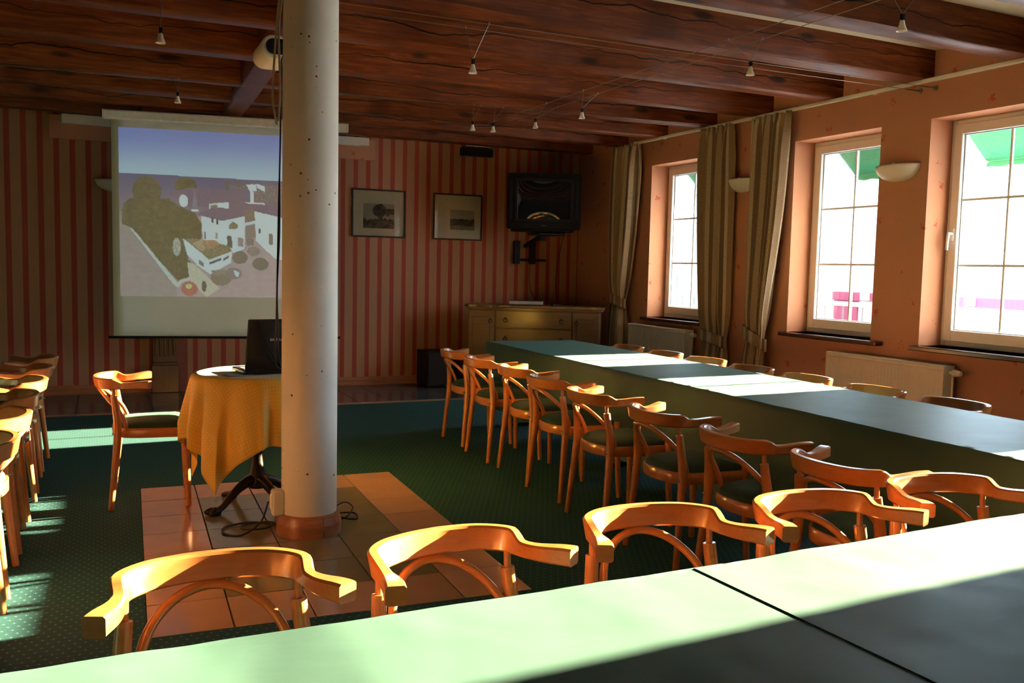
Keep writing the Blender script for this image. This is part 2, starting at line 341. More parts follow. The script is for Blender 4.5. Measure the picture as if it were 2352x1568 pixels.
# ------------------------------------------------------------------ walls
wr = MB(); T = .34
wr.box(XW, XW+T, YN, YB+.3, -.12, ZS); wr.box(XW, XW+T, YN, YB+.3, ZT, ZC+.1)
ys = [YN]+[y for a, b in sorted(WIN) for y in (a, b)]+[YB+.3]
for k in range(0, len(ys), 2): wr.box(XW, XW+T, ys[k], ys[k+1], ZS, ZT)
wall_right = struct('wall_right', wr, ORANGE)
wall_back = struct('wall_back', MB().box(XL-.2, XW+.01, YB, YB+.25, -.12, ZC+.1), STRIPE)
PANEL = wood('warm_panelling', (.10, .040, .013), (.15, .060, .020), (.20, .085, .03), 'Z', .5, .5, 0, 0)
struct('wall_left', MB().box(XL-.25, XL, YN, YB, -.12, ZC+.1), PANEL)
struct('wall_near', MB().box(XL-.2, XW+.2, YN-.25, YN, -.12, ZC+.1), PANEL)
hdr = struct('trim_1', MB().box(-.46, 2.97, YB-.03, YB+.01, 2.66, 2.90, .004), ORANGE)
bbm = MB()
def base_prof(x0, x1):
    pr = [(0, 0), (-.022, 0), (-.022, .055), (-.017, .062), (-.017, .078), (-.012, .088), (-.010, .098), (0, .1)]
    return [[(x0, YB+a, z) for a, z in pr], [(x1, YB+a, z) for a, z in pr]]
struct('baseboard_back', MB().sweep(base_prof(.86, XW)), BASEW); struct('baseboard_far', MB().sweep(base_prof(XL, .50)), BASEW)
struct('baseboard_right', MB().box(XW-.018, XW, YN, YB-.022, 0, .1, .004), BASEW)
# pilaster by the screen
pil = empty('fluted_pilaster', (.63, YB-.003, 0), label='dark wooden fluted pilaster on the striped wall below the projection screen', cat='pilaster')
MB().box(-.125, .235, -.03, 0, 0, 2.62, .003).obj('backing_board', plain('red_brown_board', (.22, .055, .035), .5), pil)
MB().box(-.14, .14, -.085, -.03, 0, .30, .006).box(-.13, .13, -.095, -.03, .30, .33, .006).obj('plinth', DARKW, pil)
pm = MB(); pm.box(-.12, .12, -.055, -.03, .33, 2.5, .002)
for k in range(5): pm.box(-.105+k*.046, -.079+k*.046, -.07, -.05, .40, 2.44, .006)
pm.obj('fluted_shaft', DARKW, pil); MB().box(-.14, .14, -.085, -.03, 2.5, 2.62, .006).obj('capital', DARKW, pil)
# ------------------------------------------------------------------ ceiling, joists and girder
ceil = struct('ceiling', MB().box(XL-.2, XW+.05, YN-.2, YB+.2, ZC, ZC+.12), CREAM)
def beam(a, b, wid, z0, z1, name='ceiling_joist', seed=0, seg=22):
    a, b = Vector((a[0], a[1], 0)), Vector((b[0], b[1], 0)); L = (b-a).length; zm = (z0+z1)/2; h = (z1-z0)/2; secs = []
    for i in range(seg+1):
        x = -L/2+L*i/seg; nz = lambda k: mnoise.noise((x*.9+seed*7.3, k*3.1+seed, 0))*.007
        c = .014; hw = wid/2
        pts = [(-hw+c, -h), (hw-c, -h), (hw, -h+c), (hw, h), (-hw, h), (-hw, -h+c)]
        secs.append([(x, py+nz(k)+mnoise.noise((x*.35, seed*3.7, 5))*.012, pz+(nz(k+9) if pz < 0 else 0)) for k, (py, pz) in enumerate(pts)])
    o = MB().sweep(secs).obj(name, BEAM, ceil, ang=50); d = (b-a); o.location = ((a.x+b.x)/2, (a.y+b.y)/2, zm); o.rotation_euler = (0, 0, math.atan2(d.y, d.x)); return o
ZJ = 2.905; JW = .175
gx = lambda Y: 1.09+.033*(Y-5.5)
for k, (yg, yw) in enumerate([(2.35, 2.45), (3.20, 3.32), (4.04, 4.175), (4.94, 5.06), (5.89, 5.965), (7.04, 6.83), (7.84, 7.68), (8.73, 8.56), (9.47, 9.39), (10.22, 10.24)]):
    beam((gx(yg), yg+JW/2), (XW+.12, yw+JW/2), JW+(.02 if k == 3 else 0), ZJ, ZC+.01, seed=k+1)
for k, yl in enumerate([3.0, 3.95, 4.9, 5.85, 6.83, 7.93, 8.73, 9.52, 10.25]):
    beam((XL, yl+JW/2+.05), (gx(yl), yl+JW/2), JW, ZJ, ZC+.01, seed=k+31)
beam((1.02, 1.5), (1.255, YB+.05), .19, ZJ-.012, ZC+.005, 'ceiling_girder', 77, 30)
# ------------------------------------------------------------------ windows
SASH = plain('sash_seal_grey', (.30, .30, .31), .5)
for wi, (a, b) in enumerate(WIN):
    wn = empty('window_%d' % (wi+1), (XW, (a+b)/2, ZS), kind='structure'); hw = (b-a)/2; H = ZT-ZS; fx = .215
    def ring(x0, x1, y0, y1, z0, z1, t, tb=None, c=.004):
        tb = tb or t; m = MB(); m.box(x0, x1, y0, y0+t, z0, z1, c).box(x0, x1, y1-t, y1, z0, z1, c).box(x0, x1, y0+t, y1-t, z0, z0+tb, c).box(x0, x1, y0+t, y1-t, z1-t, z1, c); return m
    ring(fx+.015, fx+.085, -hw, hw, .0, H, .045, .045).obj('window_frame', WHITEP, wn)
    ring(fx, fx+.075, -hw+.032, hw-.032, .04, H-.035, .072, .085).obj('sash', WHITEP, wn)
    y0, y1, z0, z1 = -hw+.104, hw-.104, .125, H-.107
    ring(fx+.030, fx+.040, y0-.003, y1+.003, z0-.003, z1+.003, .010, .010, .001).obj('seal', SASH, wn)
    zs = [z0+(z1-z0)*k/3 for k in range(4)]; gb = .020
    MB().box(fx+.026, fx+.046, -gb/2, gb/2, z0, z1, .004).obj('glazing_bar', WHITEP, wn)
    for k in (1, 2): MB().box(fx+.0265, fx+.0455, y0, y1, zs[k]-gb/2, zs[k]+gb/2, .004).obj('glazing_bar', WHITEP, wn)
    for (p, q) in ((y0, -gb/2), (gb/2, y1)):
        for k in range(3): MB().box(fx+.033, fx+.039, p, q, zs[k]+(gb/2 if k else 0), zs[k+1]-(gb/2 if k < 2 else 0)).obj('pane', GLASS, wn)
    # handle on the hinge-free stile
    hy = (hw-.07)*(1 if wi == 2 else -1)
    MB().box(fx-.010, fx, hy-.016, hy+.016, .80, .90, .004).cyl((fx-.002, hy, .86), (fx-.045, hy, .86), .010).obj('handle_base', WHITEP, wn)
    MB().tube(crom([(fx-.045, hy, .868), (fx-.048, hy, .85), (fx-.046, hy+.006, .80), (fx-.044, hy+.010, .735)], 4), [.012]*4+[.012]*4+[.011]*5, 10).obj('handle', WHITEP, wn)
    MB().box(-.085, fx+.03, -hw-.13 if wi else -hw-.10, hw+.025, -.034, 0, .006).obj('window_sill', SILLW, wn)
    pd = bpy.data.lights.new('window_portal', 'AREA'); pd.shape = 'RECTANGLE'; pd.size = H; pd.size_y = b-a; pd.cycles.is_portal = True
    po = bpy.data.objects.new('window_portal', pd); COL.objects.link(po); po.location = (XW+T+.02, (a+b)/2, (ZS+ZT)/2); po.rotation_euler = (0, R(90), 0)
# curtain rail
rl = empty('curtain_rail', (5.62, 6.0, 2.893), label='long white curtain rail running along the top of the window wall', cat='curtain rail')
MB().box(-.012, .012, -4.6, 3.05, -.010, .014, .003).box(-.004, .004, -4.6, 3.05, -.016, -.009).obj('track', PLAST, rl)
MB().box(-.018, .018, 3.05, 3.08, -.016, .018, .004).obj('end_cap', PLAST, rl)
for k, yy in enumerate((2.6, 1.1, -.4, -1.9, -3.4)): MB().box(-.008, .10, yy-.012, yy+.012, -.002, .012, .002).obj('bracket', PLAST, rl)
# curtains
def curtain(name, y0, y1, ztie, ty0, ty1, label, seed, hold):
    root = empty(name, (5.60, (y0+y1)/2, 0), label=label, cat='curtain', group='tied-back striped curtains'); yc = (y0+y1)/2; NF = 4
    ztop = 2.885
    uvs = []
    def fn(u, v):
        z = ztop-(ztop-.03)*v; t = (ztop-z)/(ztop-ztie)
        if t <= 1:
            e = t**1.7; a = y0+(ty0-y0)*e; b = y1+(ty1-y1)*e
        else:
            e = min(1, (t-1)*1.6); a = ty0+(-.035)*e; b = ty1+.04*e
        amp = (.064*(1-.55*math.exp(-((z-ztie)/.16)**2)))*(.6+.4*min(1, v*9))
        ph = u*NF*2*math.pi+seed+.5*mnoise.noise((u*3, z*.5, seed)); x = amp*math.sin(ph)+.010*mnoise.noise((u*6, z*1.2, seed+4))
        if z > ztop-.075: x = x*.7+.008*math.sin(u*NF*6*math.pi)
        uvs.append((u*1.05, z, 0)); y = a+(b-a)*u+.014*math.sin(2*ph)*.5
        return (x, y-yc, z)
    m = MB(); m.grid(110, 60, fn); o = m.obj('fabric', CURT, root, ang=180, fix=False)
    at = o.data.attributes.new('clothuv', 'FLOAT_VECTOR', 'POINT'); at.data.foreach_set('vector', [c for p in uvs for c in p])
    sol = o.modifiers.new('thickness', 'SOLIDIFY'); sol.thickness = .003
    # tie band
    c0 = (ty0+ty1)/2-yc; hwid = (ty1-ty0)/2+.018; uv2 = []
    def tie(u, v):
        an = 2*math.pi*u; wv = (v-.5)*.115; uv2.append((.30+u*.62, v*.1, 0))
        return (math.cos(an)*.052, c0+math.sin(an)*hwid, ztie+wv+.03*math.sin(an)*hold-.012*math.cos(an))
    t = MB().grid(40, 6, tie).obj('tie_band', CURT, root, ang=180, fix=False)
    at = t.data.attributes.new('clothuv', 'FLOAT_VECTOR', 'POINT'); at.data.foreach_set('vector', [c for p in uv2 for c in p])
    s2 = t.modifiers.new('thickness', 'SOLIDIFY'); s2.thickness = .004
    if hold > 1:
        uv3 = []
        def lp(u, v): uv3.append((u*.3, v*.1, 0)); return (.045+.055*u, c0+hwid*.9+.10*u, ztie+(v-.5)*.10*(1-.55*u)+.12*u)
        l = MB().grid(8, 4, lp).obj('tie_loop', CURT, root, ang=180, fix=False); at = l.data.attributes.new('clothuv', 'FLOAT_VECTOR', 'POINT'); at.data.foreach_set('vector', [c for p in uv3 for c in p])
        s3 = l.modifiers.new('thickness', 'SOLIDIFY'); s3.thickness = .004
    for k in range(8): MB().cyl((0, y0-yc+(y1-y0)*(k+.5)/8, ztop-.01), (.015, y0-yc+(y1-y0)*(k+.5)/8, ztop+.018), .004, n=6).obj('glider', PLAST, root)
curtain('curtain', 8.96, 9.53, 1.075, 9.17, 9.47, 'striped beige curtain nearest the back wall corner, beside the farthest window', .4, 1)
curtain('curtain', 7.285, 7.815, .775, 7.27, 7.66, 'striped beige curtain covering the near side of the farthest window', 1.7, 1)
curtain('curtain', 6.45, 7.0, .83, 6.67, 6.97, 'striped beige curtain left of the middle window, gathered in a tie with a loose loop', 3.1, 2)
# sconces
SC = PLAST
def sconce(loc, rz, label):
    root = empty('wall_sconce', loc, rz, label, 'wall lamp', 'plaster bowl wall sconces'); m = MB(); N = 20
    prof = [(math.cos(t*math.pi/2), -math.sin(t*math.pi/2)) for t in [i/10 for i in range(11)]]
    def fn(u, v): an = math.pi*u; r = math.cos(v*math.pi/2); return (.21*math.cos(an)*(r**.8), -.125*math.sin(an)*r, -.125*math.sin(v*math.pi/2)+.012*abs(math.cos(an))**4*0)
    m.grid(28, 12, fn); o = m.obj('bowl', SC, root, ang=180); s = o.modifiers.new('thickness', 'SOLIDIFY'); s.thickness = .006
    MB().box(-.05, .05, -.012, .0, -.09, -.01, .003).obj('wall_plate', SC, root); MB().cyl((0, -.012, -.05), (0, -.06, -.05), .014).cyl((0, -.06, -.055), (0, -.06, .015), .018, .014).obj('bulb_holder', PLAST, root)
sconce((XW, 5.325, 2.305), R(-90), 'white plaster bowl sconce between the two nearer windows')
sconce((XW, 7.22, 2.345), R(-90), 'white plaster bowl sconce between the two gathered curtains')
sconce((.17, YB, 2.27), 0, 'white plaster bowl sconce on the striped wall, half hidden by the projection screen')
# radiators
def radiator(yc, L, ztop, label):
    root = empty('panel_radiator', (XW, yc, 0), label=label, cat='radiator', group='white panel radiators'); x0, x1 = -.165, -.145; zb = .16; n = int(L/.034); m = MB(); secs = []
    pr = []; y = -L/2+.02
    step = (L-.04)/n
    pts = [(-.160, -L/2)]
    for k in range(n):
        yk = -L/2+.02+k*step; pts += [(-.160, yk), (-.166, yk+step*.25), (-.166, yk+step*.55), (-.160, yk+step*.8)]
    pts += [(-.160, L/2), (-.148, L/2), (-.148, -L/2)]
    m.prism(pts, zb+.03, ztop-.035); m.obj('front_panel', RADW, root)
    for z0_, z1_ in ((ztop-.035, ztop-.008), (zb, zb+.03)): MB().box(-.162, -.147, -L/2, L/2, z0_, z1_, .004).obj('panel_rim', RADW, root)
    MB().box(-.075, -.06, -L/2, L/2, zb, ztop-.008, .004).obj('rear_panel', RADW, root)
    for q in (-L/2, L/2): MB().box(-.166, -.055, q-.0035, q+.0035, zb+.01, ztop, .002).obj('side_cover', RADW, root)
    gm = MB(); gm.box(-.160, -.150, -L/2, L/2, ztop-.008, ztop, .002).box(-.072, -.060, -L/2, L/2, ztop-.008, ztop, .002)
    for k in range(int(L/.03)): gm.box(-.152, -.07, -L/2+.012+k*.03, -L/2+.020+k*.03, ztop-.006, ztop)
    gm.obj('top_grille', RADW, root)
    for s in (-1, 1): MB().box(-.062, -.003, s*L*.35-.015, s*L*.35+.015, zb+.2, ztop-.08, .003).obj('wall_bracket', RADW, root)
    MB().cyl((-.10, -L/2-.003, ztop-.05), (-.10, -L/2-.035, ztop-.05), .013).cyl((-.10, -L/2-.035, ztop-.05), (-.10, -L/2-.06, ztop-.05), .026, .024).cyl((-.10, -L/2-.06, ztop-.05), (-.10, -L/2-.095, ztop-.05), .022, .018).obj('thermostat_valve', PLAST, root)
    MB().tube([(-.10, -L/2-.03, ztop-.05), (-.10, -L/2-.03, .0)], .008, 8).obj('pipe', RADW, root)
radiator(8.43, 1.12, .83, 'white panel radiator below the farthest window')
radiator(5.25, 1.17, .80, 'white panel radiator with thermostat valve, between the two nearer windows')
# ------------------------------------------------------------------ column
cl = empty('concrete_column', (1.008, 4.815, 0), label='round white concrete column with small pits, standing on the tiled patch', cat='column')
MB().lathe([(.1455, .03), (.145, 1.0), (.1425, 2.0), (.140, ZJ-.01)], n=48).obj('shaft', PILLAR, cl, ang=60)
bp = [(.147, 0), (.170, .0), (.172, .055), (.1705, .060), (.1705, .068), (.1665, .074), (.1665, .084), (.162, .092), (.160, .108), (.150, .116), (.147, .116)]
for a0 in (R(-75), R(105)): MB().lathe(bp, n=24, a0=a0+.006, a1=a0+math.pi-.006).obj('base_moulding', BASEW, cl, ang=40)
sk = empty('power_socket_box', (.862, 4.80, .11), label='small white power socket box on the left side of the column foot', cat='socket')
MB().box(-.055, .006, -.035, .035, 0, .135, .008).obj('housing', PLAST, sk); MB().box(-.060, -.052, -.028, .028, .03, .11, .004).obj('socket_face', PLAST, sk)
def cable(pts, r, mat, name, label, parent=None, m=6):
    o = MB().tube(crom(pts, m), r, 8).obj(name, mat, parent, ang=60)
    if parent is None: tag(o, label, 'cable')
    return o
cable([(.80, 4.86, .17), (.76, 4.86, .06), (.66, 4.84, .006), (.58, 4.90, .006), (.60, 5.02, .007), (.74, 5.06, .008), (.84, 4.98, .010), (.78, 4.89, .016), (.68, 4.93, .012), (.70, 5.04, .006), (.82, 5.05, .006), (.87, 5.0, .006)], .0055, CABLEB, 'power_cable', 'black power cable coiled on the tiles beside the column socket box')
cable([(1.16, 4.98, .006), (1.24, 4.96, .012), (1.30, 5.02, .05), (1.27, 5.08, .07), (1.20, 5.04, .05), (1.22, 4.95, .02), (1.30, 4.93, .008), (1.31, 5.01, .02), (1.25, 5.07, .012), (1.17, 5.06, .006)], .005, CABLEB, 'power_cable', 'black cable looping out on the right of the column foot')
# ------------------------------------------------------------------ chair
def make_chair():
    root = empty('bentwood_armchair', (0, 0, 0)); ZB, ZTALL, ZARM = .694, .757, .733
    P = [(.252, .182, 0), (.222, .112, 0), (.203, .045, 0), (.186, -.028, 0), (.134, -.078, 0), (.062, -.100, 0), (0, -.105, 0)]
    P = P+[(-x, y, z) for x, y, z in P[-2::-1]]; path = crom(P, 7); N = len(path); secs = []
    for i, p in enumerate(path):
        t = (path[min(i+1, N-1)]-path[max(i-1, 0)]).normalized(); nrm = Vector((t.y, -t.x, 0))
        if nrm.dot(Vector((p.x, p.y-.1, 0))) < 0: nrm = -nrm
        tall = 1-sst(-.014, .042, p.y); arm = sst(.02, .15, p.y); zt = ZARM+(ZTALL-ZARM)*tall+.013*sst(.05, .18, p.y); wd = .0150+.0085*arm; lean = .010*tall; c = .0055; zb = ZB+.007*sst(.03, .18, p.y)
        pr = [(-wd+c, zb, 0), (wd-c, zb, 0), (wd, zb+c, 0), (wd, zt-c, 1), (wd-c, zt, 1), (-wd+c, zt, 1), (-wd, zt-c, 1), (-wd, zb+c, 0)]
        secs.append([p+nrm*(d+lean*k)+Vector((0, 0, z)) for d, z, k in pr])
    MB().sweep(secs).obj('arm_rail', CHAIRW, root, ang=32)
    for s in (-1, 1):
        lp = crom([(s*.228, -.032, 0), (s*.218, -.016, .17), (s*.205, .005, .40), (s*.199, .005, .52), (s*.189, -.012, .655)], 5); n = len(lp)
        lg = MB().tube(lp, [.0160+.0055*sst(0, .42, p.z)-.003*sst(.5, .66, p.z) for p in lp], 14); lg.cyl((s*.189, -.012, .653), (s*.188, -.014, .700), .0095)
        l = lg.obj('rear_leg', CHAIRW, root, ang=50)
        MB().tube([(s*.207, -.018, .437), (s*.2075, -.0215, .437)], [.0075, .006], 10).obj('bolt_head', STEEL, l)
        MB().tube([(s*.232, .388, 0), (s*.212, .374, .40), (s*.210, .372, .478)], [.0160, .0200, .0200], 14).obj('front_leg', CHAIRW, root, ang=50)
    O = [(.217, .372, 0), (.212, .26, 0), (.200, .13, 0), (.178, .05, 0), (.120, -.008, 0), (0, -.030, 0)]; O = O+[(-x, y, z) for x, y, z in O[-2::-1]]
    pa = crom(O, 6); N = len(pa); secs = []
    for i, p in enumerate(pa):
        t = (pa[min(i+1, N-1)]-pa[max(i-1, 0)]).normalized(); nrm = Vector((t.y, -t.x, 0))
        if nrm.dot(p-Vector((0, .2, 0))) < 0: nrm = -nrm
        secs.append([p+nrm*d+Vector((0, 0, z)) for d, z in ((-.022, .408), (-.003, .408), (0, .412), (0, .460), (-.003, .464), (-.022, .464))])
    MB().sweep(secs).obj('seat_ring', CHAIRW, root, ang=40); MB().box(-.20, .20, .352, .374, .410, .462, .004).obj('front_apron', CHAIRW, root)
    out = [Vector((p.x*.955, .2+(p.y-.2)*.95, 0)) for p in pa]; front = [Vector((-.20+.4*k/8, .362, 0)) for k in range(1, 8)]; loop = out+front; n = len(loop); C = Vector((0, .18, 0)); vs, fs = [], []
    prof = [(.94, .440), (.99, .447), (1.0, .462), (.985, .476), (.93, .489), (.80, .499), (.6, .505), (.3, .508)]
    for s, z in prof: vs += [(C+(q-C)*s)+Vector((0, 0, z)) for q in loop]
    vs += [Vector((0, .18, .509)), Vector((0, .18, .440))]
    for i in range(len(prof)-1):
        for k in range(n): fs.append((i*n+k, i*n+(k+1) % n, (i+1)*n+(k+1) % n, (i+1)*n+k))
    e = (len(prof)-1)*n
    for k in range(n): fs.append((e+k, e+(k+1) % n, len(vs)-2)); fs.append(((k+1) % n, k, len(vs)-1))
    c = MB(); c.add(vs, fs); c.obj('seat_cushion', CUSH, root, ang=80)
    hp = crom([(.168, .060, .430), (.170, .046, .50), (.163, .012, .565), (.132, -.040, .625), (.075, -.080, .668), (0, -.098, .684), (-.075, -.080, .668), (-.132, -.040, .625), (-.163, .012, .565), (-.170, .046, .50), (-.168, .060, .430)], 5)
    MB().tube(hp, .0118, 12).obj('back_hoop', CHAIRW, root, ang=60)
    return root
proto = make_chair(); used = [False]
def chair(x, y, face, label, group):
    # face: direction the sitter looks, degrees from +Y
    o = proto if not used[0] else copy_tree(proto); used[0] = True
    o.location = (x, y, .003); o.rotation_euler = (0, 0, R(face)); return tag(o, label, 'chair', group)
ordn = ['first', 'second', 'third', 'fourth', 'fifth', 'sixth', 'seventh', 'eighth']
near = [(.226, 2.074, 181.5), (.782, 2.07, 192), (1.410, 2.105, 177), (1.974, 2.082, 179), (2.565, 2.122, 176)]
for i, (x, y, f) in enumerate(near):
    chair(x, y, f, 'bentwood armchair behind the nearest green table, %s from the left' % ordn[i], 'chairs along the nearest table')
rrow = [(2.655, 6.914, -90), (2.615, 6.288, -91), (2.635, 5.675, -88), (2.585, 5.095, -89), (2.53, 4.445, -92), (2.525, 3.765, -90), (2.49, 3.11, -90), (2.50, 2.53, -88)]
for i, (x, y, f) in enumerate(rrow):
    chair(x, y, f, 'bentwood armchair on the column side of the long table, %s from the far end' % ordn[i], 'chairs on the column side of the long table')
frow = [(4.325, 7.02), (4.325, 6.42), (4.335, 5.86), (4.31, 5.28), (4.30, 4.70), (4.29, 4.09), (4.285, 3.52)]
for i, (x, y) in enumerate(frow):
    chair(x, y, 90+(i*37 % 5-2)*.8, 'bentwood armchair on the window side of the long table, %s from the far end' % ordn[i], 'chairs on the window side of the long table')
lrow = [(-.40, 7.00), (-.405, 6.37), (-.405, 5.72), (-.415, 5.12), (-.41, 4.49), (-.415, 3.86)]
for i, (x, y) in enumerate(lrow):
    chair(x, y, 90+(i*53 % 5-2)*.8, 'bentwood armchair in the row at the left picture edge, %s from the far end' % ordn[i], 'chairs along the left table')
chair(.081, 5.807, -92.8, 'single bentwood armchair standing alone in front of the yellow covered table', 'single chair at the round table')
# ------------------------------------------------------------------ long tables and their cloths
TOPW = plain('table_top_laminate', (.35, .28, .2), .5)
def table(name, x0, x1, y0, y1, label, rz=0, cx=0, cy_=0, z=ZTAB-.006, legs=2):
    root = empty(name, (cx, cy_, 0), rz, label, 'table', 'cloth-covered banquet tables')
    MB().box(x0, x1, y0, y1, z-.03, z, .003).obj('table_top', TOPW, root)
    lx = x1-x0 > y1-y0
    for k in range(legs):
        f = (k+.5)/legs
        for s in (0, 1):
            if lx: px, py = x0+.15+(x1-x0-.3)*(k/(legs-1)), (y0+.1, y1-.1)[s]
            else: px, py = (x0+.2, x1-.2)[s], y0+.15+(y1-y0-.3)*(k/(legs-1))
            MB().box(px-.018, px+.018, py-.018, py+.018, 0, z-.03, .004).obj('table_leg', BLACKM, root)
        if lx: MB().box(px-.02, px+.02, y0+.05, y1-.05, 0.0, .03, .004).obj('foot_bar', BLACKM, root)
        else: MB().box(x0+.17, x1-.17, py-.02, py+.02, 0.0, .03, .004).obj('foot_bar', BLACKM, root)
def cloth(x0, x1, y0, y1, zh0, label, rz=0, cx=0, cy_=0, z=ZTAB, seed=0, sides='lrnf', res=.045, wr_=.0016, group='green tablecloths', short='', seam=''):
    """rectangular cloth lying on a table; skirts on the listed sides (l,r = x; n,f = y)"""
    nx, ny_ = max(8, int((x1-x0)/res)), max(8, int((y1-y0)/res)); m = MB()
    def wob(x, y):
        k = 1.0
        if 'l' in seam: k = sst(.03, .22, x-x0)
        if 'r' in seam: k = sst(.06, .25, x1-x)
        hem = .0008*sst(.034, .030, x-x0) if 'l' in seam else 0.0
        return hem+k*wr_*(mnoise.noise((x*2.3+seed, y*5.1, seed))+.8*mnoise.noise((x*6.5+seed, y*2.2, seed+9))+.5*mnoise.noise((x*13, y*11+seed, 2)))
    e = .012
    def top(u, v):
        x, y = x0+(x1-x0)*u, y0+(y1-y0)*v; d = 1.0; dz = 0
        return (x, y, z+max(-.0005, wob(x, y)+.0008))
    m.grid(nx, ny_, top)
    def skirt(fnp, L, sd):
        zh = .53 if sd in short else zh0
        ts = [0, .25, .6, 1.0, 1.6]; nn = max(10, int(L/.02)); rows = 16
        def f(u, v):
            px, py, ox, oy = fnp(u); s = u*L; w_ = v
            if v < .08:
                a = v/.08*math.pi/2; off = e*math.sin(a); dz = -e*(1-math.cos(a))
            else: off = e; dz = -e-(z-e-zh)*(v-.08)/.92
            k = max(0, (v-.08)/.92); fold = k*(.011*math.sin(s*9.0+seed+2.2*mnoise.noise((s*1.1, seed, 0)))+.020*mnoise.noise((s*2.7+seed, 3, k*.6)))+.006*k
            return (px+ox*(off+fold), py+oy*(off+fold), z+.0005+dz+(wob(px, py)+.0008 if v < .01 else 0))
        m.grid(nn, rows, f)
    if 'l' in sides: skirt(lambda u: (x0, y0+(y1-y0)*u, -1, 0), y1-y0, 'l')
    if 'r' in sides: skirt(lambda u: (x1, y0+(y1-y0)*u, 1, 0), y1-y0, 'r')
    if 'n' in sides: skirt(lambda u: (x0+(x1-x0)*u, y0, 0, -1), x1-x0, 'n')
    if 'f' in sides: skirt(lambda u: (x0+(x1-x0)*u, y1, 0, 1), x1-x0, 'f')
    o = m.obj('tablecloth', GREEN, None, ang=70, fix=False); o.location = (cx, cy_, 0); o.rotation_euler = (0, 0, rz)
    import bmesh
    b = bmesh.new(); b.from_mesh(o.data); bmesh.ops.remove_doubles(b, verts=b.verts, dist=.0012); bmesh.ops.recalc_face_normals(b, faces=b.faces); b.to_mesh(o.data); b.free()
    s = o.modifiers.new('thickness', 'SOLIDIFY'); s.thickness = .0018; s.offset = -1; s.use_rim = False
    return tag(o, label, 'tablecloth', group)
# long table: left edge runs from (3.105,1.8) to (3.20,7.6)
LR = math.atan2(-.10, 5.8)
table('long_table', -.432, .432, -2.76, 2.88, 'long banquet table under the green cloth beside the windows', LR, 3.605, 4.72, legs=4)
cloth(-.44, .44, -2.78, 2.90, .17, 'green cloth draped over the long table parallel to the window wall', LR, 3.605, 4.72, seed=1.3, wr_=.0022, short='r')
table('near_table', -1.16, 1.16, -.42, .42, 'near banquet table under the left green cloth in the foreground', R(1.5), .105, 1.21)
table('near_table', -1.33, 1.33, -.42, .42, 'near banquet table under the right green cloth in the foreground', R(3.2), 2.63, 1.31)
cloth(-1.17, 1.215, -.43, .43, .17, 'green tablecloth on the left half of the nearest table', R(1.5), .105, 1.21, seed=4.1, sides='lnf', res=.03, wr_=.0034, short='f', seam='r')
# right cloth overlaps the left one with a raised wavy hem
cloth(-1.385, 1.34, -.43, .43, .17, 'green tablecloth on the right half of the nearest table, its hem overlapping the left cloth', R(3.2), 2.63, 1.31, z=ZTAB+.0013, seed=6.7, sides='rnf', res=.03, wr_=.0034, short='f', seam='l')
table('left_table', -.40, .40, -2.75, 2.75, 'banquet table under the green cloth beyond the left row of chairs', 0, -1.10, 4.6, legs=4)
cloth(-.41, .41, -2.77, 2.77, .17, 'green cloth over the table beyond the left row of chairs', 0, -1.10, 4.6, seed=8.8, res=.12, short='r')
# ------------------------------------------------------------------ projection screen with its picture
scr = empty('projection_screen', (1.155, 9.415, 0), R(-10), 'pull-down projection screen showing an aerial picture of a white villa by the sea', 'projection screen')
MB().grid(20, 20, lambda u, v: (-1.06+2.12*u, .0008*math.sin(u*9), .69+2.09*v)).obj('screen_fabric', SCRW, scr, ang=180).modifiers.new('thickness', 'SOLIDIFY').thickness = .0015
MB().box(-1.125, 1.165, -.045, .045, 2.765, 2.852, .012).obj('case', plain('screen_case_white', (.72, .69, .62), .45), scr)
MB().box(-1.13, -1.123, -.047, .047, 2.763, 2.854, .003).obj('case_end_cap', PLAST, scr); MB().box(1.163, 1.17, -.047, .047, 2.763, 2.854, .003).obj('case_end_cap', PLAST, scr)
MB().cyl((-1.105, 0, .682), (1.105, 0, .682), .013).obj('weight_bar', BLACK, scr)
for s in (-.8, .9): MB().box(s-.015, s+.015, -.01, .01, 2.85, 2.91, .002).obj('hanger', BLACKM, scr)
def inpoly(x, y, P):
    c = False; j = len(P)-1
    for i in range(len(P)):
        if (P[i][1] > y) != (P[j][1] > y) and x < (P[j][0]-P[i][0])*(y-P[i][1])/(P[j][1]-P[i][1])+P[i][0]: c = not c
        j = i
    return c
def nz(x, y, s=1.0, k=0.0): return mnoise.noise((x*s, y*s, k))
WHT, ROOF, SHD = (178, 204, 212), (104, 88, 108), (80, 74, 66)
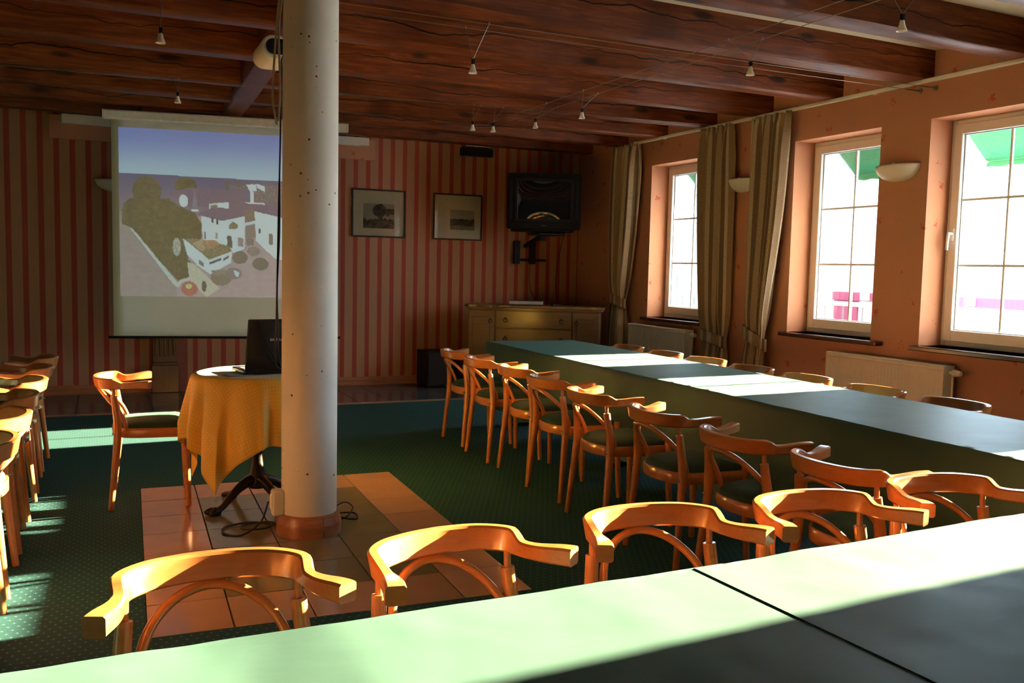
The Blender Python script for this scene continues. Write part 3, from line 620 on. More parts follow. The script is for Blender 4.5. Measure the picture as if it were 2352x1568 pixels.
SHAPES = [   # drawn back to front: kind, data, colour, noise
 ('e', (335, 560, 28, 26), (88, 82, 60), 16), ('p', [(430, 560), (560, 515), (900, 525), (980, 600), (1170, 590), (1170, 640), (900, 660), (700, 640), (560, 640)], ROOF, 6),
 ('p', [(820, 500), (1000, 470), (1170, 480), (1400, 480), (1400, 620), (1000, 600), (960, 530)], (104, 96, 100), 22),
 ('p', [(935, 480), (1000, 478), (1005, 520), (960, 525)], WHT, 10), ('p', [(1000, 470), (1060, 490), (1060, 525), (1010, 500)], WHT, 8), ('p', [(960, 525), (985, 525), (985, 605), (965, 605)], WHT, 4), ('p', [(930, 595), (1060, 600), (1060, 610), (930, 604)], WHT, 3),
 ('e', (810, 490, 16, 34), (82, 78, 60), 8), ('e', (885, 480, 20, 20), (84, 80, 70), 8),
 ('p', [(690, 615), (820, 600), (822, 645), (690, 660)], WHT, 8), ('p', [(700, 625), (745, 620), (745, 655), (700, 660)], (128, 118, 98), 5),
 ('p', [(640, 690), (770, 725), (930, 690), (922, 905), (850, 935), (760, 885), (650, 865)], WHT, 7),
 ('p', [(605, 690), (720, 636), (925, 648), (945, 684), (780, 726)], ROOF, 6),
 ('p', [(925, 650), (995, 640), (1000, 740), (925, 735)], (110, 100, 86), 12), ('p', [(925, 735), (1000, 715), (1002, 735), (925, 752)], WHT, 3), ('p', [(930, 752), (1000, 742), (1000, 830), (932, 838)], (120, 112, 104), 7),
 ('p', [(990, 655), (1168, 690), (1500, 740), (1500, 1000), (1168, 975), (1120, 962), (1000, 850)], WHT, 7), ('p', [(955, 615), (1168, 612), (1500, 640), (1500, 735), (1168, 692), (1000, 655)], ROOF, 6),
 ('e', (525, 603, 29, 40), WHT, 4), ('p', [(597, 525), (579, 645), (618, 645)], (122, 118, 140), 6), ('p', [(575, 655), (622, 655), (622, 668), (575, 668)], WHT, 2),
 ('p', [(820, 752), (848, 728), (878, 745), (876, 775), (822, 780)], (116, 110, 84), 8), ('p', [(704, 700), (720, 705), (720, 745), (704, 735)], SHD, 5), ('p', [(735, 712), (750, 714), (750, 752), (735, 748)], SHD, 5),
 ('p', [(730, 805), (745, 805), (745, 845), (730, 845)], (140, 136, 130), 5), ('p', [(658, 800), (668, 800), (668, 850), (658, 850)], SHD, 5), ('p', [(808, 820), (838, 825), (845, 905), (808, 890)], SHD, 12), ('p', [(880, 830), (915, 835), (915, 895), (880, 890)], (132, 122, 122), 14),
 ('p', [(1015, 770), (1030, 770), (1030, 800), (1015, 800)], SHD, 5), ('p', [(1085, 800), (1112, 800), (1112, 880), (1085, 870)], (112, 104, 98), 14), ('p', [(930, 840), (985, 835), (985, 880), (940, 885)], (108, 102, 98), 8),
 ('p', [(500, 850), (640, 850), (820, 890), (840, 925), (700, 990), (560, 900)], (118, 112, 78), 22), ('p', [(580, 880), (640, 850), (700, 880), (640, 930)], (150, 146, 124), 12), ('e', (700, 880, 55, 28), (150, 122, 88), 20),
 ('p', [(520, 850), (545, 865), (690, 985), (840, 925), (832, 1000), (700, 1080), (610, 1020), (545, 950)], WHT, 6), ('p', [(690, 1000), (770, 970), (772, 985), (692, 1016)], SHD, 3), ('p', [(780, 975), (820, 950), (822, 965), (782, 990)], SHD, 3), ('p', [(622, 985), (655, 1005), (655, 1035), (622, 1015)], (116, 110, 100), 3),
 ('p', [(545, 1000), (600, 1020), (760, 1175), (670, 1232), (560, 1120)], (168, 176, 160), 9), ('e', (655, 1160, 16, 36), SHD, 8),
 ('e', (768, 1100, 70, 54), (112, 106, 94), 7), ('p', [(700, 1055), (790, 1045), (830, 1075), (720, 1085)], (126, 122, 112), 5), ('e', (850, 1072, 56, 40), (118, 112, 112), 8), ('p', [(850, 1050), (890, 1065), (880, 1095), (860, 1085)], WHT, 4),
 ('e', (892, 965, 52, 42), (104, 98, 90), 8), ('e', (985, 922, 44, 32), (120, 116, 112), 14), ('e', (1030, 1005, 54, 42), (100, 96, 82), 7),
 ('e', (480, 905, 26, 60), (150, 158, 150), 30),
 ('p', [(180, 785), (205, 800), (492, 1150), (478, 1172), (440, 1130)], (164, 184, 180), 5), ('p', [(470, 1150), (500, 1120), (580, 1095), (580, 1112), (510, 1140), (490, 1172)], (166, 180, 172), 5),
 ('e', (560, 1178, 52, 48), (156, 96, 80), 10), ('e', (556, 1162, 22, 16), (170, 178, 128), 12)]
TREES = [('e', (292, 545, 92, 92)), ('e', (540, 505, 72, 54)), ('e', (240, 680, 105, 95)), ('p', [(130, 700), (190, 600), (420, 590), (520, 650), (600, 680), (640, 750), (640, 850), (520, 850), (545, 950), (590, 1090), (490, 1130), (330, 960), (195, 790), (130, 760)])]
def inshape(k, d, x, y): return inpoly(x, y, d) if k == 'p' else ((x-d[0])/d[2])**2+((y-d[1])/d[3])**2 < 1
def pic(cx, cy_):
    hor = 438+.012*(cx-118); wx, wy = cx+7*nz(cx, cy_, .05, 3), cy_+7*nz(cx, cy_, .05, 8)
    if cy_ < hor:
        t = sst(150, hor, cy_); c = [96+48*t, 120+60*t, 186+14*t]
    elif cy_ < 700 and cx < 1500: t = (cy_-hor)/260; c = [78+40*t, 76+38*t, 116+8*t]
    else: c = [146, 140, 142]
    if cy_ > 700: n = nz(cx, cy_*2, .02, 1)*7+nz(cx, cy_, .09, 2)*5; c = [144+n-(8 if cx < 480 else -6), 137+n-(6 if cx < 480 else -4), 138+n-(8 if cx < 480 else -8)]
    for k, d in TREES:
        if inshape(k, d, wx+8*nz(cx, cy_, .12, 5), wy+8*nz(cx, cy_, .12, 6)): n = nz(cx, cy_, .030, 7)*20+nz(cx, cy_, .085, 9)*22+nz(cx, cy_, .19, 2)*16; c = [86+n, 80+n, 46+n*.7]
    for k, d, col, a in SHAPES:
        if inshape(k, d, wx*.3+cx*.7, wy*.3+cy_*.7): n = (nz(cx, cy_, .07, d[0] if k == 'e' else d[0][0])+nz(cx, cy_, .17, 4))*a*1.3; c = [v+n for v in col]
    return c
GU, GV = 300, 240; px0, px1, pz0, pz1 = -.995, .985, 1.085, 2.695
pm = MB(); pm.grid(GU, GV, lambda u, v: (px0+(px1-px0)*u, -.0040, pz1-(pz1-pz0)*v)); po = pm.obj('projected_image', None, scr, ang=180, fix=False)
cols = []
for j in range(GV+1):
    for i in range(GU+1):
        r_, g_, b_ = lin([max(0, min(255, q)) for q in pic(118+1380*i/GU, 150+1080*j/GV)]); cols += [r_, g_, b_, 1]
ca = po.data.color_attributes.new('picture', 'FLOAT_COLOR', 'POINT'); ca.data.foreach_set('color', cols)
po.data.materials.append(m_vcol('projected_picture_light', 'picture', emit=.75, rough=.9, white=.38))
# ------------------------------------------------------------------ projector
pj_ = empty('video_projector', (1.012, 5.38, 2.625), 0, 'white video projector hanging from the girder behind the column', 'projector')
def stad(hw, hh, n=10): return [(hw-hh+hh*math.cos(-math.pi/2+math.pi*k/n), hh*math.sin(-math.pi/2+math.pi*k/n)) for k in range(n+1)]+[(-hw+hh+hh*math.cos(math.pi/2+math.pi*k/n), hh*math.sin(math.pi/2+math.pi*k/n)) for k in range(n+1)]
def stadb(hw, hh, y0, y1, e=.008): return [[(x, y, z) for x, z in stad(w_, h_)] for y, w_, h_ in ((y0, hw-e, hh-e), (y0+e, hw, hh), (y1-e, hw, hh), (y1, hw-e, hh-e))]
MB().sweep(stadb(.19, .062, -.17, .17)).obj('body', PLAST, pj_, ang=40); MB().sweep(stadb(.168, .042, -.178, -.16, .003)).obj('rear_panel', BLACK, pj_, ang=40)
MB().lathe([(.0, 0), (.03, 0), (.034, .03), (.026, .032), (.024, .015), (0, .012)], n=20).obj('lens', BLACK, pj_); ln_ = [c for c in pj_.children if c.name.startswith('lens')][0]; ln_.location = (.07, .165, 0); ln_.rotation_euler = (R(-90), 0, 0)
MB().cyl((0, 0, .06), (0, 0, .285), .016).cyl((0, 0, .055), (0, 0, .068), .05).obj('ceiling_mount', BLACKM, pj_)
cable([(.890, 4.82, 2.89), (.862, 4.84, 2.84), (.850, 4.88, 2.72), (.842, 4.91, 2.55), (.834, 4.93, 2.35), (.838, 4.93, 2.25), (.855, 4.93, 2.16)], .006, CABLEW, 'slack_cable', 'beige cable loop hanging slack at the top left of the column')
cable([(.90, 4.86, 2.89), (.880, 4.90, 2.83), (.868, 4.94, 2.70), (.868, 4.95, 2.58), (.872, 4.95, 2.48), (.874, 4.95, 2.32), (.864, 4.94, 2.18)], .006, CABLEW, 'slack_cable', 'second beige cable loop, closer to the column shaft near its top')
cable([(.945, 5.20, 2.60), (.905, 5.08, 2.52), (.888, 5.0, 2.40), (.884, 4.99, 2.1), (.876, 4.99, 1.75), (.870, 4.99, 1.45), (.866, 5.0, 1.15), (.872, 5.06, .98), (.90, 5.18, .86), (.96, 5.25, .83)], .0045, CABLEB, 'signal_cable', 'black cable hanging down beside the column from projector to laptop', m=8)
cable([(.955, 5.20, 2.61), (.910, 5.07, 2.50), (.890, 5.0, 2.3), (.880, 4.985, 1.95), (.880, 4.985, 1.6), (.868, 4.985, 1.3), (.876, 5.0, 1.08), (.89, 5.08, .95), (.93, 5.20, .85), (.99, 5.27, .83)], .0035, CABLEB, 'signal_cable', 'thinner black cable twined with the projector cable beside the column', m=8)
# ------------------------------------------------------------------ round table, yellow cloth, laptop
ZR = .80; rtb = empty('bistro_table', (.830, 5.42, 0), 0, 'round bistro table with dark cast-iron claw-foot pedestal under the yellow cloth', 'table')
MB().lathe([(0, ZR-.03), (.34, ZR-.03), (.35, ZR-.025), (.35, ZR-.008), (.345, ZR-.004), (0, ZR-.004)], n=40).obj('table_top', TOPW, rtb)
MB().lathe([(0, ZR-.031), (.12, ZR-.032), (.11, ZR-.05), (.026, ZR-.07), (.024, .40), (.030, .37), (.034, .34), (.026, .31), (.032, .26), (.046, .19), (.055, .14), (.05, .115), (0, .11)], n=24).obj('pedestal', IRON, rtb)
for k in range(4):
    a = R(205+90*k); dx, dy = math.cos(a), math.sin(a); pth = crom([(dx*r_, dy*r_, z_) for r_, z_ in ((.02, .165), (.07, .155), (.13, .125), (.19, .075), (.235, .035), (.285, .022))], 5)
    lg = MB().tube(pth, [.034-.016*sst(0, .8, i/(len(pth)-1)) for i in range(len(pth))], 10); lf = lg.obj('claw_leg', IRON, rtb, ang=60)
    cm = MB()
    for q in (-1, 0, 1): cm.tube(crom([(dx*.265-dy*.018*q, dy*.265+dx*.018*q, .026), (dx*.30-dy*.026*q, dy*.30+dx*.026*q, .024), (dx*.325-dy*.028*q, dy*.325+dx*.028*q, .010)], 3), [.016]*6+[.009], 8)
    cm.lathe([(0, .045), (.03, .035), (.034, .02), (.03, .0), (0, 0)], c=(dx*.275, dy*.275, 0), n=12); cm.obj('claw', IRON, lf, ang=70)
def round_cloth():
    hs = .735; rt_ = .352; rot = R(230-45); NA, NR = 220, 40; vs, uv, fs = [], [], []
    for j in range(NR+1):
        for i in range(NA):
            a = 2*math.pi*i/NA; b = a-rot; b = (b+math.pi/4) % (math.pi/2)-math.pi/4; RM = hs/math.cos(b); t = j/NR; ntop = 12/NR
            r = rt_*(t/ntop) if t <= ntop else rt_+(RM-rt_)*(t-ntop)/(1-ntop)
            uv.append((r*math.cos(a-rot), r*math.sin(a-rot), 0))
            if r <= rt_: vs.append((r*math.cos(a), r*math.sin(a), ZR+.0008+.0012*mnoise.noise((r*math.cos(a)*9, r*math.sin(a)*9, 1)))); continue
            s = r-rt_; g = min(1, s/.30); ph = 11*a+1.1*math.sin(3*a+1)+.6*math.sin(2*a)
            fold = (.5+.5*math.cos(ph))*(.056*g)+.012*g*math.sin(23*a+2)
            corner = sst(.50, .78, abs(b)) * sst(.15, .6, s)
            rr = rt_+.012*min(1, s/.03)+.030*g*.5+fold+.05*corner*g; drop = s-.012*min(1, s/.03)-.10*fold
            da = .05*g*math.sin(ph+1.2)*(1+corner)
            vs.append((rr*math.cos(a+da), rr*math.sin(a+da), ZR-max(0, drop)))
    for j in range(NR):
        for i in range(NA): fs.append((j*NA+i, j*NA+(i+1) % NA, (j+1)*NA+(i+1) % NA, (j+1)*NA+i))
    m = MB(); m.add(vs, fs); o = m.obj('round_table_cloth', YEL, None, ang=180); o.location = (.830, 5.42, 0)
    at = o.data.attributes.new('clothuv', 'FLOAT_VECTOR', 'POINT'); at.data.foreach_set('vector', [c for p in uv for c in p])
    o.modifiers.new('thickness', 'SOLIDIFY').thickness = .0015; tag(o, 'yellow dotted square cloth hanging in folds over the round table', 'tablecloth')
round_cloth()
lap = empty('laptop', (.733, 5.225, ZR+.004), R(9), 'open black laptop seen from behind, on the round yellow table', 'laptop')
LW = .36; MB().box(0, LW, .0, .255, .004, .026, .005).obj('base', BLACK, lap)
MB().box(.02, LW-.02, .055, .175, .0255, .028, .001).obj('keyboard', plain('light_keyboard', (.42, .40, .36), .35, sc=150, nz=.4), lap); MB().box(.13, .23, .185, .24, .0255, .0268, .0005).obj('touchpad', plain('grey_touchpad', (.12, .12, .12), .3), lap)
TL = Matrix.Translation((0, .012, .026)) @ Matrix.Rotation(R(13), 4, 'X')
lid = MB().box(0, LW, -.010, .004, 0, .300, .005, mat=TL).obj('lid', plain('glossy_black_lid', (.008, .008, .009), .18, nz=.1), lap)
MB().box(.015, LW-.015, .0035, .0046, .015, .285, mat=TL).obj('display', plain('dark_display', (.02, .02, .025), .2), lid)
MB().cyl((.01, .012, .024), (LW-.01, .012, .024), .011).obj('hinge', BLACK, lap)
fc = bpy.data.curves.new('logo', 'FONT'); fc.body = 'SAMSUNG'; fc.size = .021; fc.extrude = .0003; fc.align_x = 'CENTER'; fc.space_character = 1.1
to = bpy.data.objects.new('logo_text', fc); COL.objects.link(to); bpy.context.view_layer.update()
lm_ = bpy.data.meshes.new_from_object(to.evaluated_get(bpy.context.evaluated_depsgraph_get())); bpy.data.objects.remove(to)
lo = bpy.data.objects.new('logo', lm_); COL.objects.link(lo); lo.parent = lid; lm_.materials.clear(); lm_.materials.append(plain('silver_print', (.7, .7, .7), .3))
lo.matrix_local = TL @ Matrix.Translation((LW/2, -.0105, .175)) @ Matrix.Rotation(R(90), 4, 'X')
tag(MB().box(-.07, .07, -.05, .05, 0, .003, .001).obj('paper_card', plain('grey_card', (.30, .32, .30), .5)), 'small grey card lying beside the laptop on the round table', 'card'); o = bpy.data.objects['paper_card']; o.location = (.70, 5.262, ZR+.0045); o.rotation_euler = (0, 0, R(14))
# ------------------------------------------------------------------ corner sideboard, television and small electronics
sb = empty('sideboard', (3.94, 10.0, 0), R(-33), 'honey pine sideboard with doors and drawers standing diagonally in the corner', 'sideboard'); SW = 1.60; SD = .44
MB().box(.02, SW-.02, .02, SD, .08, .955, .004).obj('body', CABW, sb); MB().box(.04, SW-.04, .04, SD-.02, 0, .08).obj('plinth', CABW, sb)
tp = [(-.02+1.64*k/60, -.012-.018*max(0, math.sin(math.pi*k/60))-.006*math.sin(k*.9)) for k in range(61)]+[(SW+.02, SD), (-.02, SD)]
MB().prism(tp, .972, 1.0).obj('top', CABW, sb, ang=40); MB().box(-.005, SW+.005, -.002, SD, .945, .972, .006).obj('cornice', CABW, sb)
def pull(x, z, par):
    MB().tube([(x+.022*math.cos(t*2*math.pi/14), -.012, z-.012+.022*math.sin(t*2*math.pi/14)) for t in range(14)], .004, 6, closed=True).obj('ring_pull', IRON, par); r_ = MB().lathe([(0, .0), (.012, 0), (.010, .01), (0, .012)], n=12).obj('pull_rosette', IRON, par); r_.location = (x, .008, z+.01); r_.rotation_euler = (R(90), 0, 0)
for x0, x1, px in ((.03, .34, .29), (SW-.34, SW-.03, SW-.29)):
    d = MB().box(x0, x1, .002, .022, .10, .935, .004).box(x0+.05, x1-.05, -.004, .004, .17, .86, .006).obj('door', CABW, sb); pull(px, .82, d)
for z0, z1 in ((.735, .935), (.505, .725), (.275, .495), (.10, .265)):
    d = MB().box(.35, SW-.35, .004, .022, z0, z1, .005).obj('drawer', CABW, sb); pull(.47, (z0+z1)/2, d); pull(SW-.47, (z0+z1)/2, d)
def on_sb(x, y, z=1.0): a = R(-33); return (3.94+x*math.cos(a)-y*math.sin(a), 10.0+x*math.sin(a)+y*math.cos(a), z)
dv = empty('disc_player', on_sb(.50, .06), R(-30), 'slim silver-fronted disc player on top of the corner sideboard', 'disc player')
MB().box(0, .40, .01, .24, .008, .055, .003).obj('case', BLACK, dv); MB().box(0, .40, 0, .012, .010, .050, .003).obj('front_panel', plain('satin_silver', (.42, .42, .42), .4, nz=.05), dv); MB().box(.09, .30, -.002, .002, .018, .026).obj('disc_tray', plain('tray_grey', (.35, .35, .35), .3), dv)
for q in (.03, .37): MB().cyl((q, .04, 0), (q, .04, .01), .012).obj('foot', BLACK, dv)
rc = empty('remote_control', on_sb(1.02, .07), R(20), 'small black remote control on the right end of the sideboard', 'remote control'); MB().box(0, .15, 0, .045, 0, .018, .005).obj('body', BLACK, rc)
for k in range(5): MB().box(.02+.022*k, .032+.022*k, .012, .033, .017, .020, .001).obj('button', plain('grey_button', (.2, .2, .2), .5), rc)
tv = empty('television', (4.74, 9.62, 1.90), R(-23), 'black tube television on a swivel bracket in the dark far corner', 'television')
TVB = plain('tv_black', (.006, .006, .006), .5, nz=.1, spec=.12)
m = MB(); secs = []
for y, hw_, z0, z1 in ((0, .425, .0, .64), (.02, .435, -.005, .645), (.16, .43, .0, .64), (.22, .40, .03, .61), (.50, .26, .12, .52), (.52, .24, .13, .50)): secs.append([(-hw_+.02, y, z0), (hw_-.02, y, z0), (hw_, y, z0+.02), (hw_, y, z1-.02), (hw_-.02, y, z1), (-hw_+.02, y, z1), (-hw_, y, z1-.02), (-hw_, y, z0+.02)])
m.sweep(secs).obj('cabinet', TVB, tv, ang=30)
bz = MB(); bz.box(-.34, .34, -.014, .002, .555, .59, .005).box(-.34, .34, -.014, .002, .075, .115, .005).box(-.345, -.305, -.014, .002, .075, .59, .005).box(.305, .345, -.014, .002, .075, .59, .005); bz.obj('bezel', BLACK, tv)
SCRG = plain('dark_tube_glass', (.006, .007, .007), .04, nz=.05, spec=.9)
MB().grid(24, 18, lambda u, v: (-.312+.624*u, -.004-.020*(1-(2*u-1)**2)*(1-(2*v-1)**2), .105+.46*v)).obj('screen', SCRG, tv, ang=180)
MB().box(-.38, .36, .0, .16, -.035, .0, .01).obj('speaker_base', TVB, tv); MB().box(-.02, .03, -.004, .0, .035, .043, .001).obj('badge', STEEL, tv)
for s in (-1, 1): MB().box(s*.385-.02, s*.385+.02, -.006, .004, .10, .56, .003).obj('speaker_grille', BLACK, tv)
bk = empty('television_bracket', (4.87, YB-.03, 1.47), 0, 'black steel wall bracket carrying the television', 'bracket')
for x_ in (-.055, .165): MB().box(x_-.04, x_+.04, -.04, .0, .02, .31, .004).obj('wall_plate', BLACKM, bk)
MB().box(-.05, .36, -.03, -.008, .055, .085, .003).obj('cross_bar', BLACKM, bk); MB().tube([(.06, -.03, .25), (.04, -.40, .33), (.0, -.62, .34)], .028, 10).obj('arm', BLACKM, bk); MB().cyl((.0, -.62, .30), (0, -.62, .365), .05).obj('swivel', BLACKM, bk)
MB().box(-.16, .20, -.86, -.55, .362, .392, .01).obj('tray', BLACKM, bk)
cable([(4.98, 10.15, 1.92), (5.00, 10.40, 1.78), (5.0, 10.5, 1.5), (4.98, 10.46, 1.2), (4.95, 10.20, 1.01)], .004, CABLEB, 'television_cable', 'thin black cable hanging from the television beside the bracket')
cable([(5.22, 9.95, 1.95), (5.34, 10.28, 1.80), (5.32, 10.38, 1.45), (5.22, 10.2, 1.15), (5.10, 9.85, 1.01)], .004, CABLEB, 'television_cable', 'thin black cable hanging near the room corner down to the sideboard')
sp = empty('floor_speaker', (3.50, 10.12, 0), 0, 'black box loudspeaker on the floor beside the sideboard', 'loudspeaker'); MB().box(0, .40, 0, .38, .012, .425, .006).obj('box', BLACK, sp); MB().box(.015, .385, -.012, .001, .03, .41, .004).obj('front_grille', plain('grille_cloth', (.008, .008, .008), .9), sp)
for q in ((.04, .04), (.36, .04), (.04, .34), (.36, .34)): MB().cyl((q[0], q[1], 0), (q[0], q[1], .014), .015).obj('foot', BLACK, sp)
ws = empty('wall_speaker', (4.23, YB, 2.79), 0, 'small black horizontal speaker bar under the ceiling on the striped wall', 'loudspeaker'); MB().box(-.20, .20, -.13, -.02, 0, .095, .006).obj('housing', BLACK, ws); MB().box(-.19, .19, -.138, -.128, .01, .085, .003).obj('front_grille', plain('grille_cloth_b', (.006, .006, .006), .9), ws); MB().box(-.03, .03, -.03, .0, .02, .11, .003).obj('wall_mount', BLACKM, ws)
tl = empty('tube_lamp', (4.24, YB, 2.915), 0, 'thin pale lamp strip just above the black speaker bar', 'lamp'); MB().cyl((-.16, -.10, 0), (.16, -.10, 0), .009).obj('tube', PLAST, tl); MB().box(-.015, .015, -.10, .0, -.006, .006, .002).obj('arm', PLAST, tl)
vc = empty('wall_housing', (1.265, YB-.03, 2.815), 0, 'long white flat housing at the top of the striped wall behind the screen', 'housing')
MB().prism([(-1.60, -.10), (1.60, -.10), (1.62, 0), (-1.62, 0)], 0, .085).obj('cover', PLAST, vc)
for k in range(3): MB().box(-1.5, 1.5, -.090+.03*k, -.078+.03*k, -.004, .002).obj('slot_blade', PLAST, vc)
# ------------------------------------------------------------------ framed pictures
def picture(x0, x1, z0, z1, label, kind):
    root = empty('framed_picture', ((x0+x1)/2, YB, (z0+z1)/2), 0, label, 'picture', 'framed prints on the striped wall'); hw_, hh = (x1-x0)/2, (z1-z0)/2; t = .018
    f = MB(); f.box(-hw_, hw_, -.028, -.004, hh-t, hh, .003).box(-hw_, hw_, -.028, -.004, -hh, -hh+t, .003).box(-hw_, -hw_+t, -.028, -.004, -hh+t, hh-t, .003).box(hw_-t, hw_, -.028, -.004, -hh+t, hh-t, .003); f.obj('frame', plain('dark_frame', (.035, .014, .010), .35), root)
    MB().box(-hw_+t, hw_-t, -.012, -.004, -hh+t, hh-t).obj('mat_board', plain('mat_cream', (.60, .55, .46), .8, nz=.03), root)
    pw, ph, ox, oz = (.19, .145, .0, -.03) if kind == 0 else (.16, .12, .06, -.035); GW, GH = 70, 54
    m = MB(); m.grid(GW, GH, lambda u, v: (ox+pw*(2*u-1), -.0128, oz+ph*(1-2*v))); o = m.obj('print', None, root, ang=180, fix=False); cs = []
    for j in range(GH+1):
        for i in range(GW+1):
            u, v = i/GW, j/GH; n = mnoise.noise((u*7, v*7, 3+kind))*.5+mnoise.noise((u*19, v*19, 7))*.4
            if kind == 0:
                d = 1.0 if v < .5 and (u < .33 or u > .95) else .0
                dark = .18+.28*n; sky = .62+.1*n
                tree = ((u-.52)/.22)**2+((v-.28)/.26)**2 < 1+.6*n or (abs(u-.55) < .07) or v > .62+.15*n or (u > .6 and .2 < v < .45+.2*n)
                g_ = dark if tree else sky
            else:
                g_ = .62+.1*n if v < .45+.06*n else (.20+.25*n if v < .78 else .42+.25*n)
            g_ = max(.02, min(.8, g_)); cs += [g_*.62, g_*.57, g_*.48, 1]
    a = o.data.color_attributes.new('picture', 'FLOAT_COLOR', 'POINT'); a.data.foreach_set('color', cs); o.data.materials.append(m_vcol('print_ink_%d' % kind, 'picture'))
    MB().box(-hw_+t, hw_-t, -.0185, -.0165, -hh+t, hh-t).obj('glass', GLASS, root)
picture(2.693, 3.350, 1.762, 2.328, 'dark-framed print with a tree, nearer the column on the striped wall', 0)
picture(3.702, 4.345, 1.762, 2.326, 'dark-framed print of a landscape, nearer the television on the striped wall', 1)
# ------------------------------------------------------------------ low-voltage cable lights
def wire(a, b, label): tag(MB().tube([a, ((a[0]+b[0])/2, (a[1]+b[1])/2, (a[2]+b[2])/2-.006), b], .0022, 6).obj('light_cable', WIRE, None, ang=60), label, 'cable', 'steel cables of the ceiling lights')
wire((1.19, 5.14, 2.85), (5.60, 5.16, 2.85), 'steel light cable crossing the room above the long table, nearer of the pair')
wire((1.19, 5.00, 2.85), (5.60, 5.02, 2.85), 'steel light cable against the second beam, parallel to the nearer crossing cable')
wire((-3.1, 8.02, 2.85), (5.60, 7.30, 2.85), 'steel light cable crossing the far part of the room')
wire((3.50, 2.6, 2.85), (3.50, 8.4, 2.85), 'left one of the two steel light cables running towards the far wall')
wire((3.66, 2.6, 2.85), (3.66, 8.4, 2.85), 'right one of the two steel light cables running towards the far wall')
for k, (x_, y_) in enumerate(((5.62, 5.16), (5.62, 5.02))):
    tag(MB().cyl((x_-.05, y_, 2.85), (XW, y_, 2.85), .005).cyl((XW-.012, y_, 2.85), (XW, y_, 2.85), .02).obj('cable_anchor', WIRE), ['small steel anchor on the window wall holding the crossing light cable', 'small steel anchor behind the beam end holding the second crossing cable'][k], 'anchor')
def spot(x, y, z, ends, label):
    root = empty('cable_spotlight', (x, y, z), 0, label, 'spotlight', 'small ceiling spotlights on steel cables')
    MB().lathe([(.010, .052), (.013, .040), (.016, .026), (.022, .012), (.0265, .0), (.0250, .0), (.0205, .012), (.014, .026), (.0, .030)], n=20).obj('reflector', BULBM, root, ang=70)
    MB().lathe([(0, .012), (.008, .014), (.009, .024), (0, .028)], n=10).obj('bulb', plain('bulb_tip', (.85, .7, .35), .15), root)
    MB().box(-.009, .009, -.009, .009, .048, .082, .002).obj('socket', BLACK, root)
    for e in ends: MB().tube([(0, 0, .08), (e[0]-x, e[1]-y, e[2]-z)], .0013, 5).obj('suspension_wire', WIRE, root); MB().cyl((e[0]-x, e[1]-y, e[2]-z-.008), (e[0]-x, e[1]-y, e[2]-z+.008), .005, n=8).obj('clip', WIRE, root)
spot(.305, 5.225, 2.575, [(.31, 5.25, 2.90), (.33, 5.2, 2.90)], 'spotlight hanging high at the upper left, before the left ceiling joists')
spot(.56, 7.55, 2.645, [(.55, 7.72, 2.85), (.58, 7.66, 2.85)], 'spotlight hanging above the left part of the projection screen')
spot(2.015, 5.08, 2.575, [(1.99, 5.145, 2.85), (2.08, 5.00, 2.85)], 'spotlight on a V of wires just right of the column')
spot(3.03, 7.62, 2.645, [(3.06, 7.51, 2.85), (3.0, 7.53, 2.85)], 'leftmost of the three far spotlights in front of the striped wall')
spot(3.22, 7.60, 2.645, [(3.27, 7.49, 2.85), (3.2, 7.5, 2.85)], 'middle of the three far spotlights in front of the striped wall')
spot(3.50, 7.31, 2.665, [(3.50, 7.1, 2.85), (3.66, 7.2, 2.85)], 'rightmost of the three far spotlights in front of the striped wall')
spot(3.57, 6.59, 2.655, [(3.50, 6.45, 2.85), (3.66, 6.5, 2.85)], 'spotlight on the paired cables before the far curtain')
spot(3.57, 4.49, 2.622, [(3.50, 4.62, 2.85), (3.66, 4.50, 2.85)], 'spotlight on the paired cables above the middle of the long table')
spot(3.575, 3.36, 2.63, [(3.50, 3.4, 2.85), (3.66, 3.3, 2.85)], 'spotlight nearest the camera, at the upper right')
# ------------------------------------------------------------------ outside: awnings, railing, shop across the street
XO = XW+T
for wi, (a, b) in enumerate(WIN):
    if wi > 3: continue
    lab = ['far', 'middle', 'near right', 'nearest, out of the picture'][wi]
    aw = empty('window_awning', (XO, (a+b)/2, 0), 0, ['green awning outside the farthest window', 'green awning outside the middle window', 'green awning outside the nearest visible window', 'green awning outside the window beyond the right picture edge'][wi], 'awning', 'green awnings outside the windows'); ex_ = .56 if wi == 0 else .38; hw_ = (b-a-.15+ex_)/2; aw.location.y = (a+.15+b+ex_)/2
    MB().grid(16, 6, lambda u, v: (.02+.74*v, -hw_+2*hw_*u, 3.13-.71*v-.02*math.sin(math.pi*v))).obj('canopy', AWN, aw, ang=180).modifiers.new('thickness', 'SOLIDIFY').thickness = .003
    MB().grid(24, 4, lambda u, v: (.765+.004*math.sin(u*30)*v, -hw_+2*hw_*u, 2.42-.05*v-.006*math.sin(u*44)*v)).obj('valance', AWN, aw, ang=180).modifiers.new('thickness', 'SOLIDIFY').thickness = .003
    MB().cyl((.765, -hw_, 2.425), (.765, hw_, 2.425), .014).obj('front_bar', AWN, aw)
    for s in (-1, 1): MB().tube([(0, s*hw_*.98, 2.10), (.765, s*hw_*.98, 2.42)], .011, 8).obj('support_arm', WHITEP, aw)
gd = MB().box(XO, 70, -40, 70, -.5, -.35).obj('street_ground', plain('pale_paving', (.62, .60, .56), .8, nz=.05, sc=1)); gd['kind'] = 'structure'
OUTW = plain('pale_render', (.80, .79, .76), .8, nz=.04, sc=1); OUTR = plain('raspberry_paint', (.26, .012, .045), .5, nz=.06, sc=2); OUTG = plain('dim_glass', (.20, .22, .24), .1)
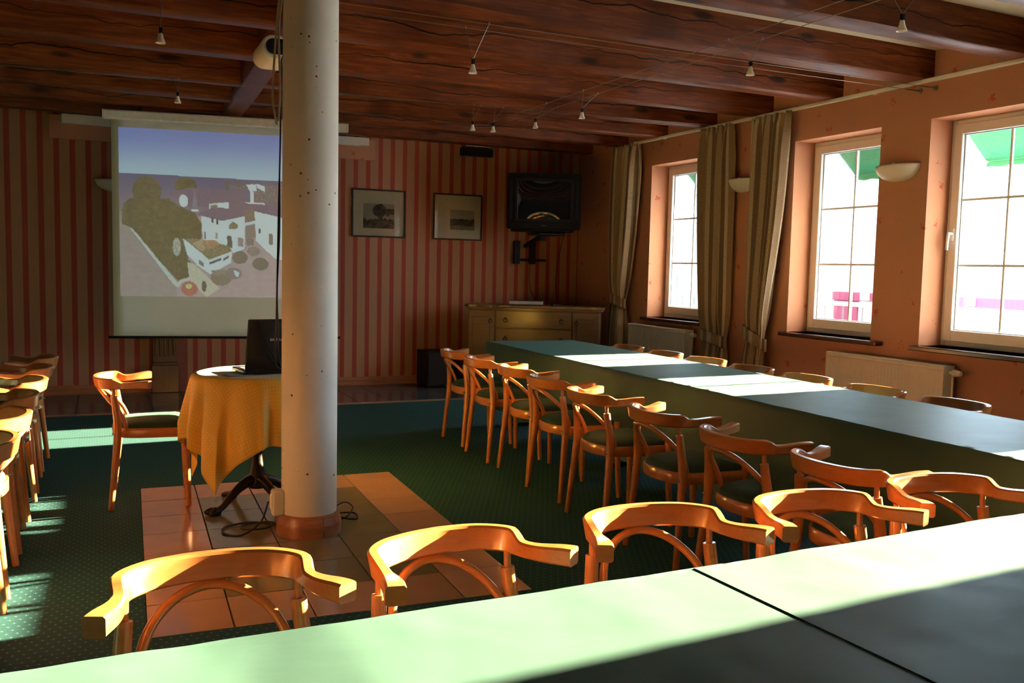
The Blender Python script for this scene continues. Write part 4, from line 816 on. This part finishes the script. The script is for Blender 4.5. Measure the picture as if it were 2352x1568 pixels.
sh = empty('street_shop', (16, 10, -.35), 0, 'low pale shop with a raspberry red fascia across the street', 'building')
MB().box(0, 6, -9, 9, 0, 3.2).obj('wall', OUTW, sh); MB().box(-.12, 0, -9, 6.6, 1.20, 1.40, .01).obj('fascia', OUTR, sh); MB().box(-.06, 0, 5.85, 6.6, .0, 1.20, .01).obj('red_panel', OUTR, sh)
for k in range(5): f = MB().box(-.06, 0, -7.5+2.6*k, -5.7+2.6*k, .1, 1.1, .01).obj('shop_window', OUTW, sh); MB().box(-.075, -.055, -7.4+2.6*k, -5.8+2.6*k, .2, 1.0).obj('pane', plain('warm_display', (.75, .62, .38), .4, sc=3, nz=.35), f)
for y_ in (-3.4, 2.8, 5.55): MB().box(-.18, -.10, y_-.12, y_+.12, 1.22, 1.39, .02).obj('sign_lamp', OUTW, sh)
h2 = empty('street_house', (16.5, 23.5, -.35), 0, 'pale house with an arched window farther along the street', 'building')
MB().box(0, 6, -3.5, 6, 0, 3.3).obj('wall', OUTW, h2)
for y_ in (-1.3, .8, 2.9):
    aw_ = [(.45*math.cos(t*math.pi/8), 1.55+.45*math.sin(t*math.pi/8)) for t in range(9)]+[(-.45, .55), (.45, .55)]
    MB().prism(aw_, -.05, .02, fn=lambda p, y_=y_: (p[2], y_+p[0], p[1])).obj('arched_window', OUTG, h2)
rg = empty('iron_railing', (8.6, 9.6, -.35), 0, 'pale iron railing with upright bars outside the windows', 'railing'); RLM = plain('weathered_iron', (.16, .16, .17), .5, .3)
MB().box(-.03, .03, -7, 7, 1.40, 1.45, .006).obj('handrail', OUTW, rg); MB().box(-.015, .015, -7, 7, .12, .16, .004).obj('lower_rail', RLM, rg)
bm_ = MB().cyl((0, 0, .16), (0, 0, 1.40), .012, n=8).mesh('railing_bar', RLM); sm_ = MB().tube([(0, .07*math.cos(t*.5), .95+.05*math.sin(t)) for t in range(13)], .008, 6).mesh('railing_scroll', RLM)
for k in range(44):
    o = bpy.data.objects.new('upright_bar', bm_); COL.objects.link(o); o.parent = rg; o.location = (0, -6.9+.32*k, 0)
    if k % 2 == 0: q = bpy.data.objects.new('scroll', sm_); COL.objects.link(q); q.parent = rg; q.location = (0, -6.9+.32*k, 0)
for k in range(5): MB().box(-.035, .035, -7+3.5*k-.035, -7+3.5*k+.035, 0, 1.45, .006).obj('post', OUTW, rg)
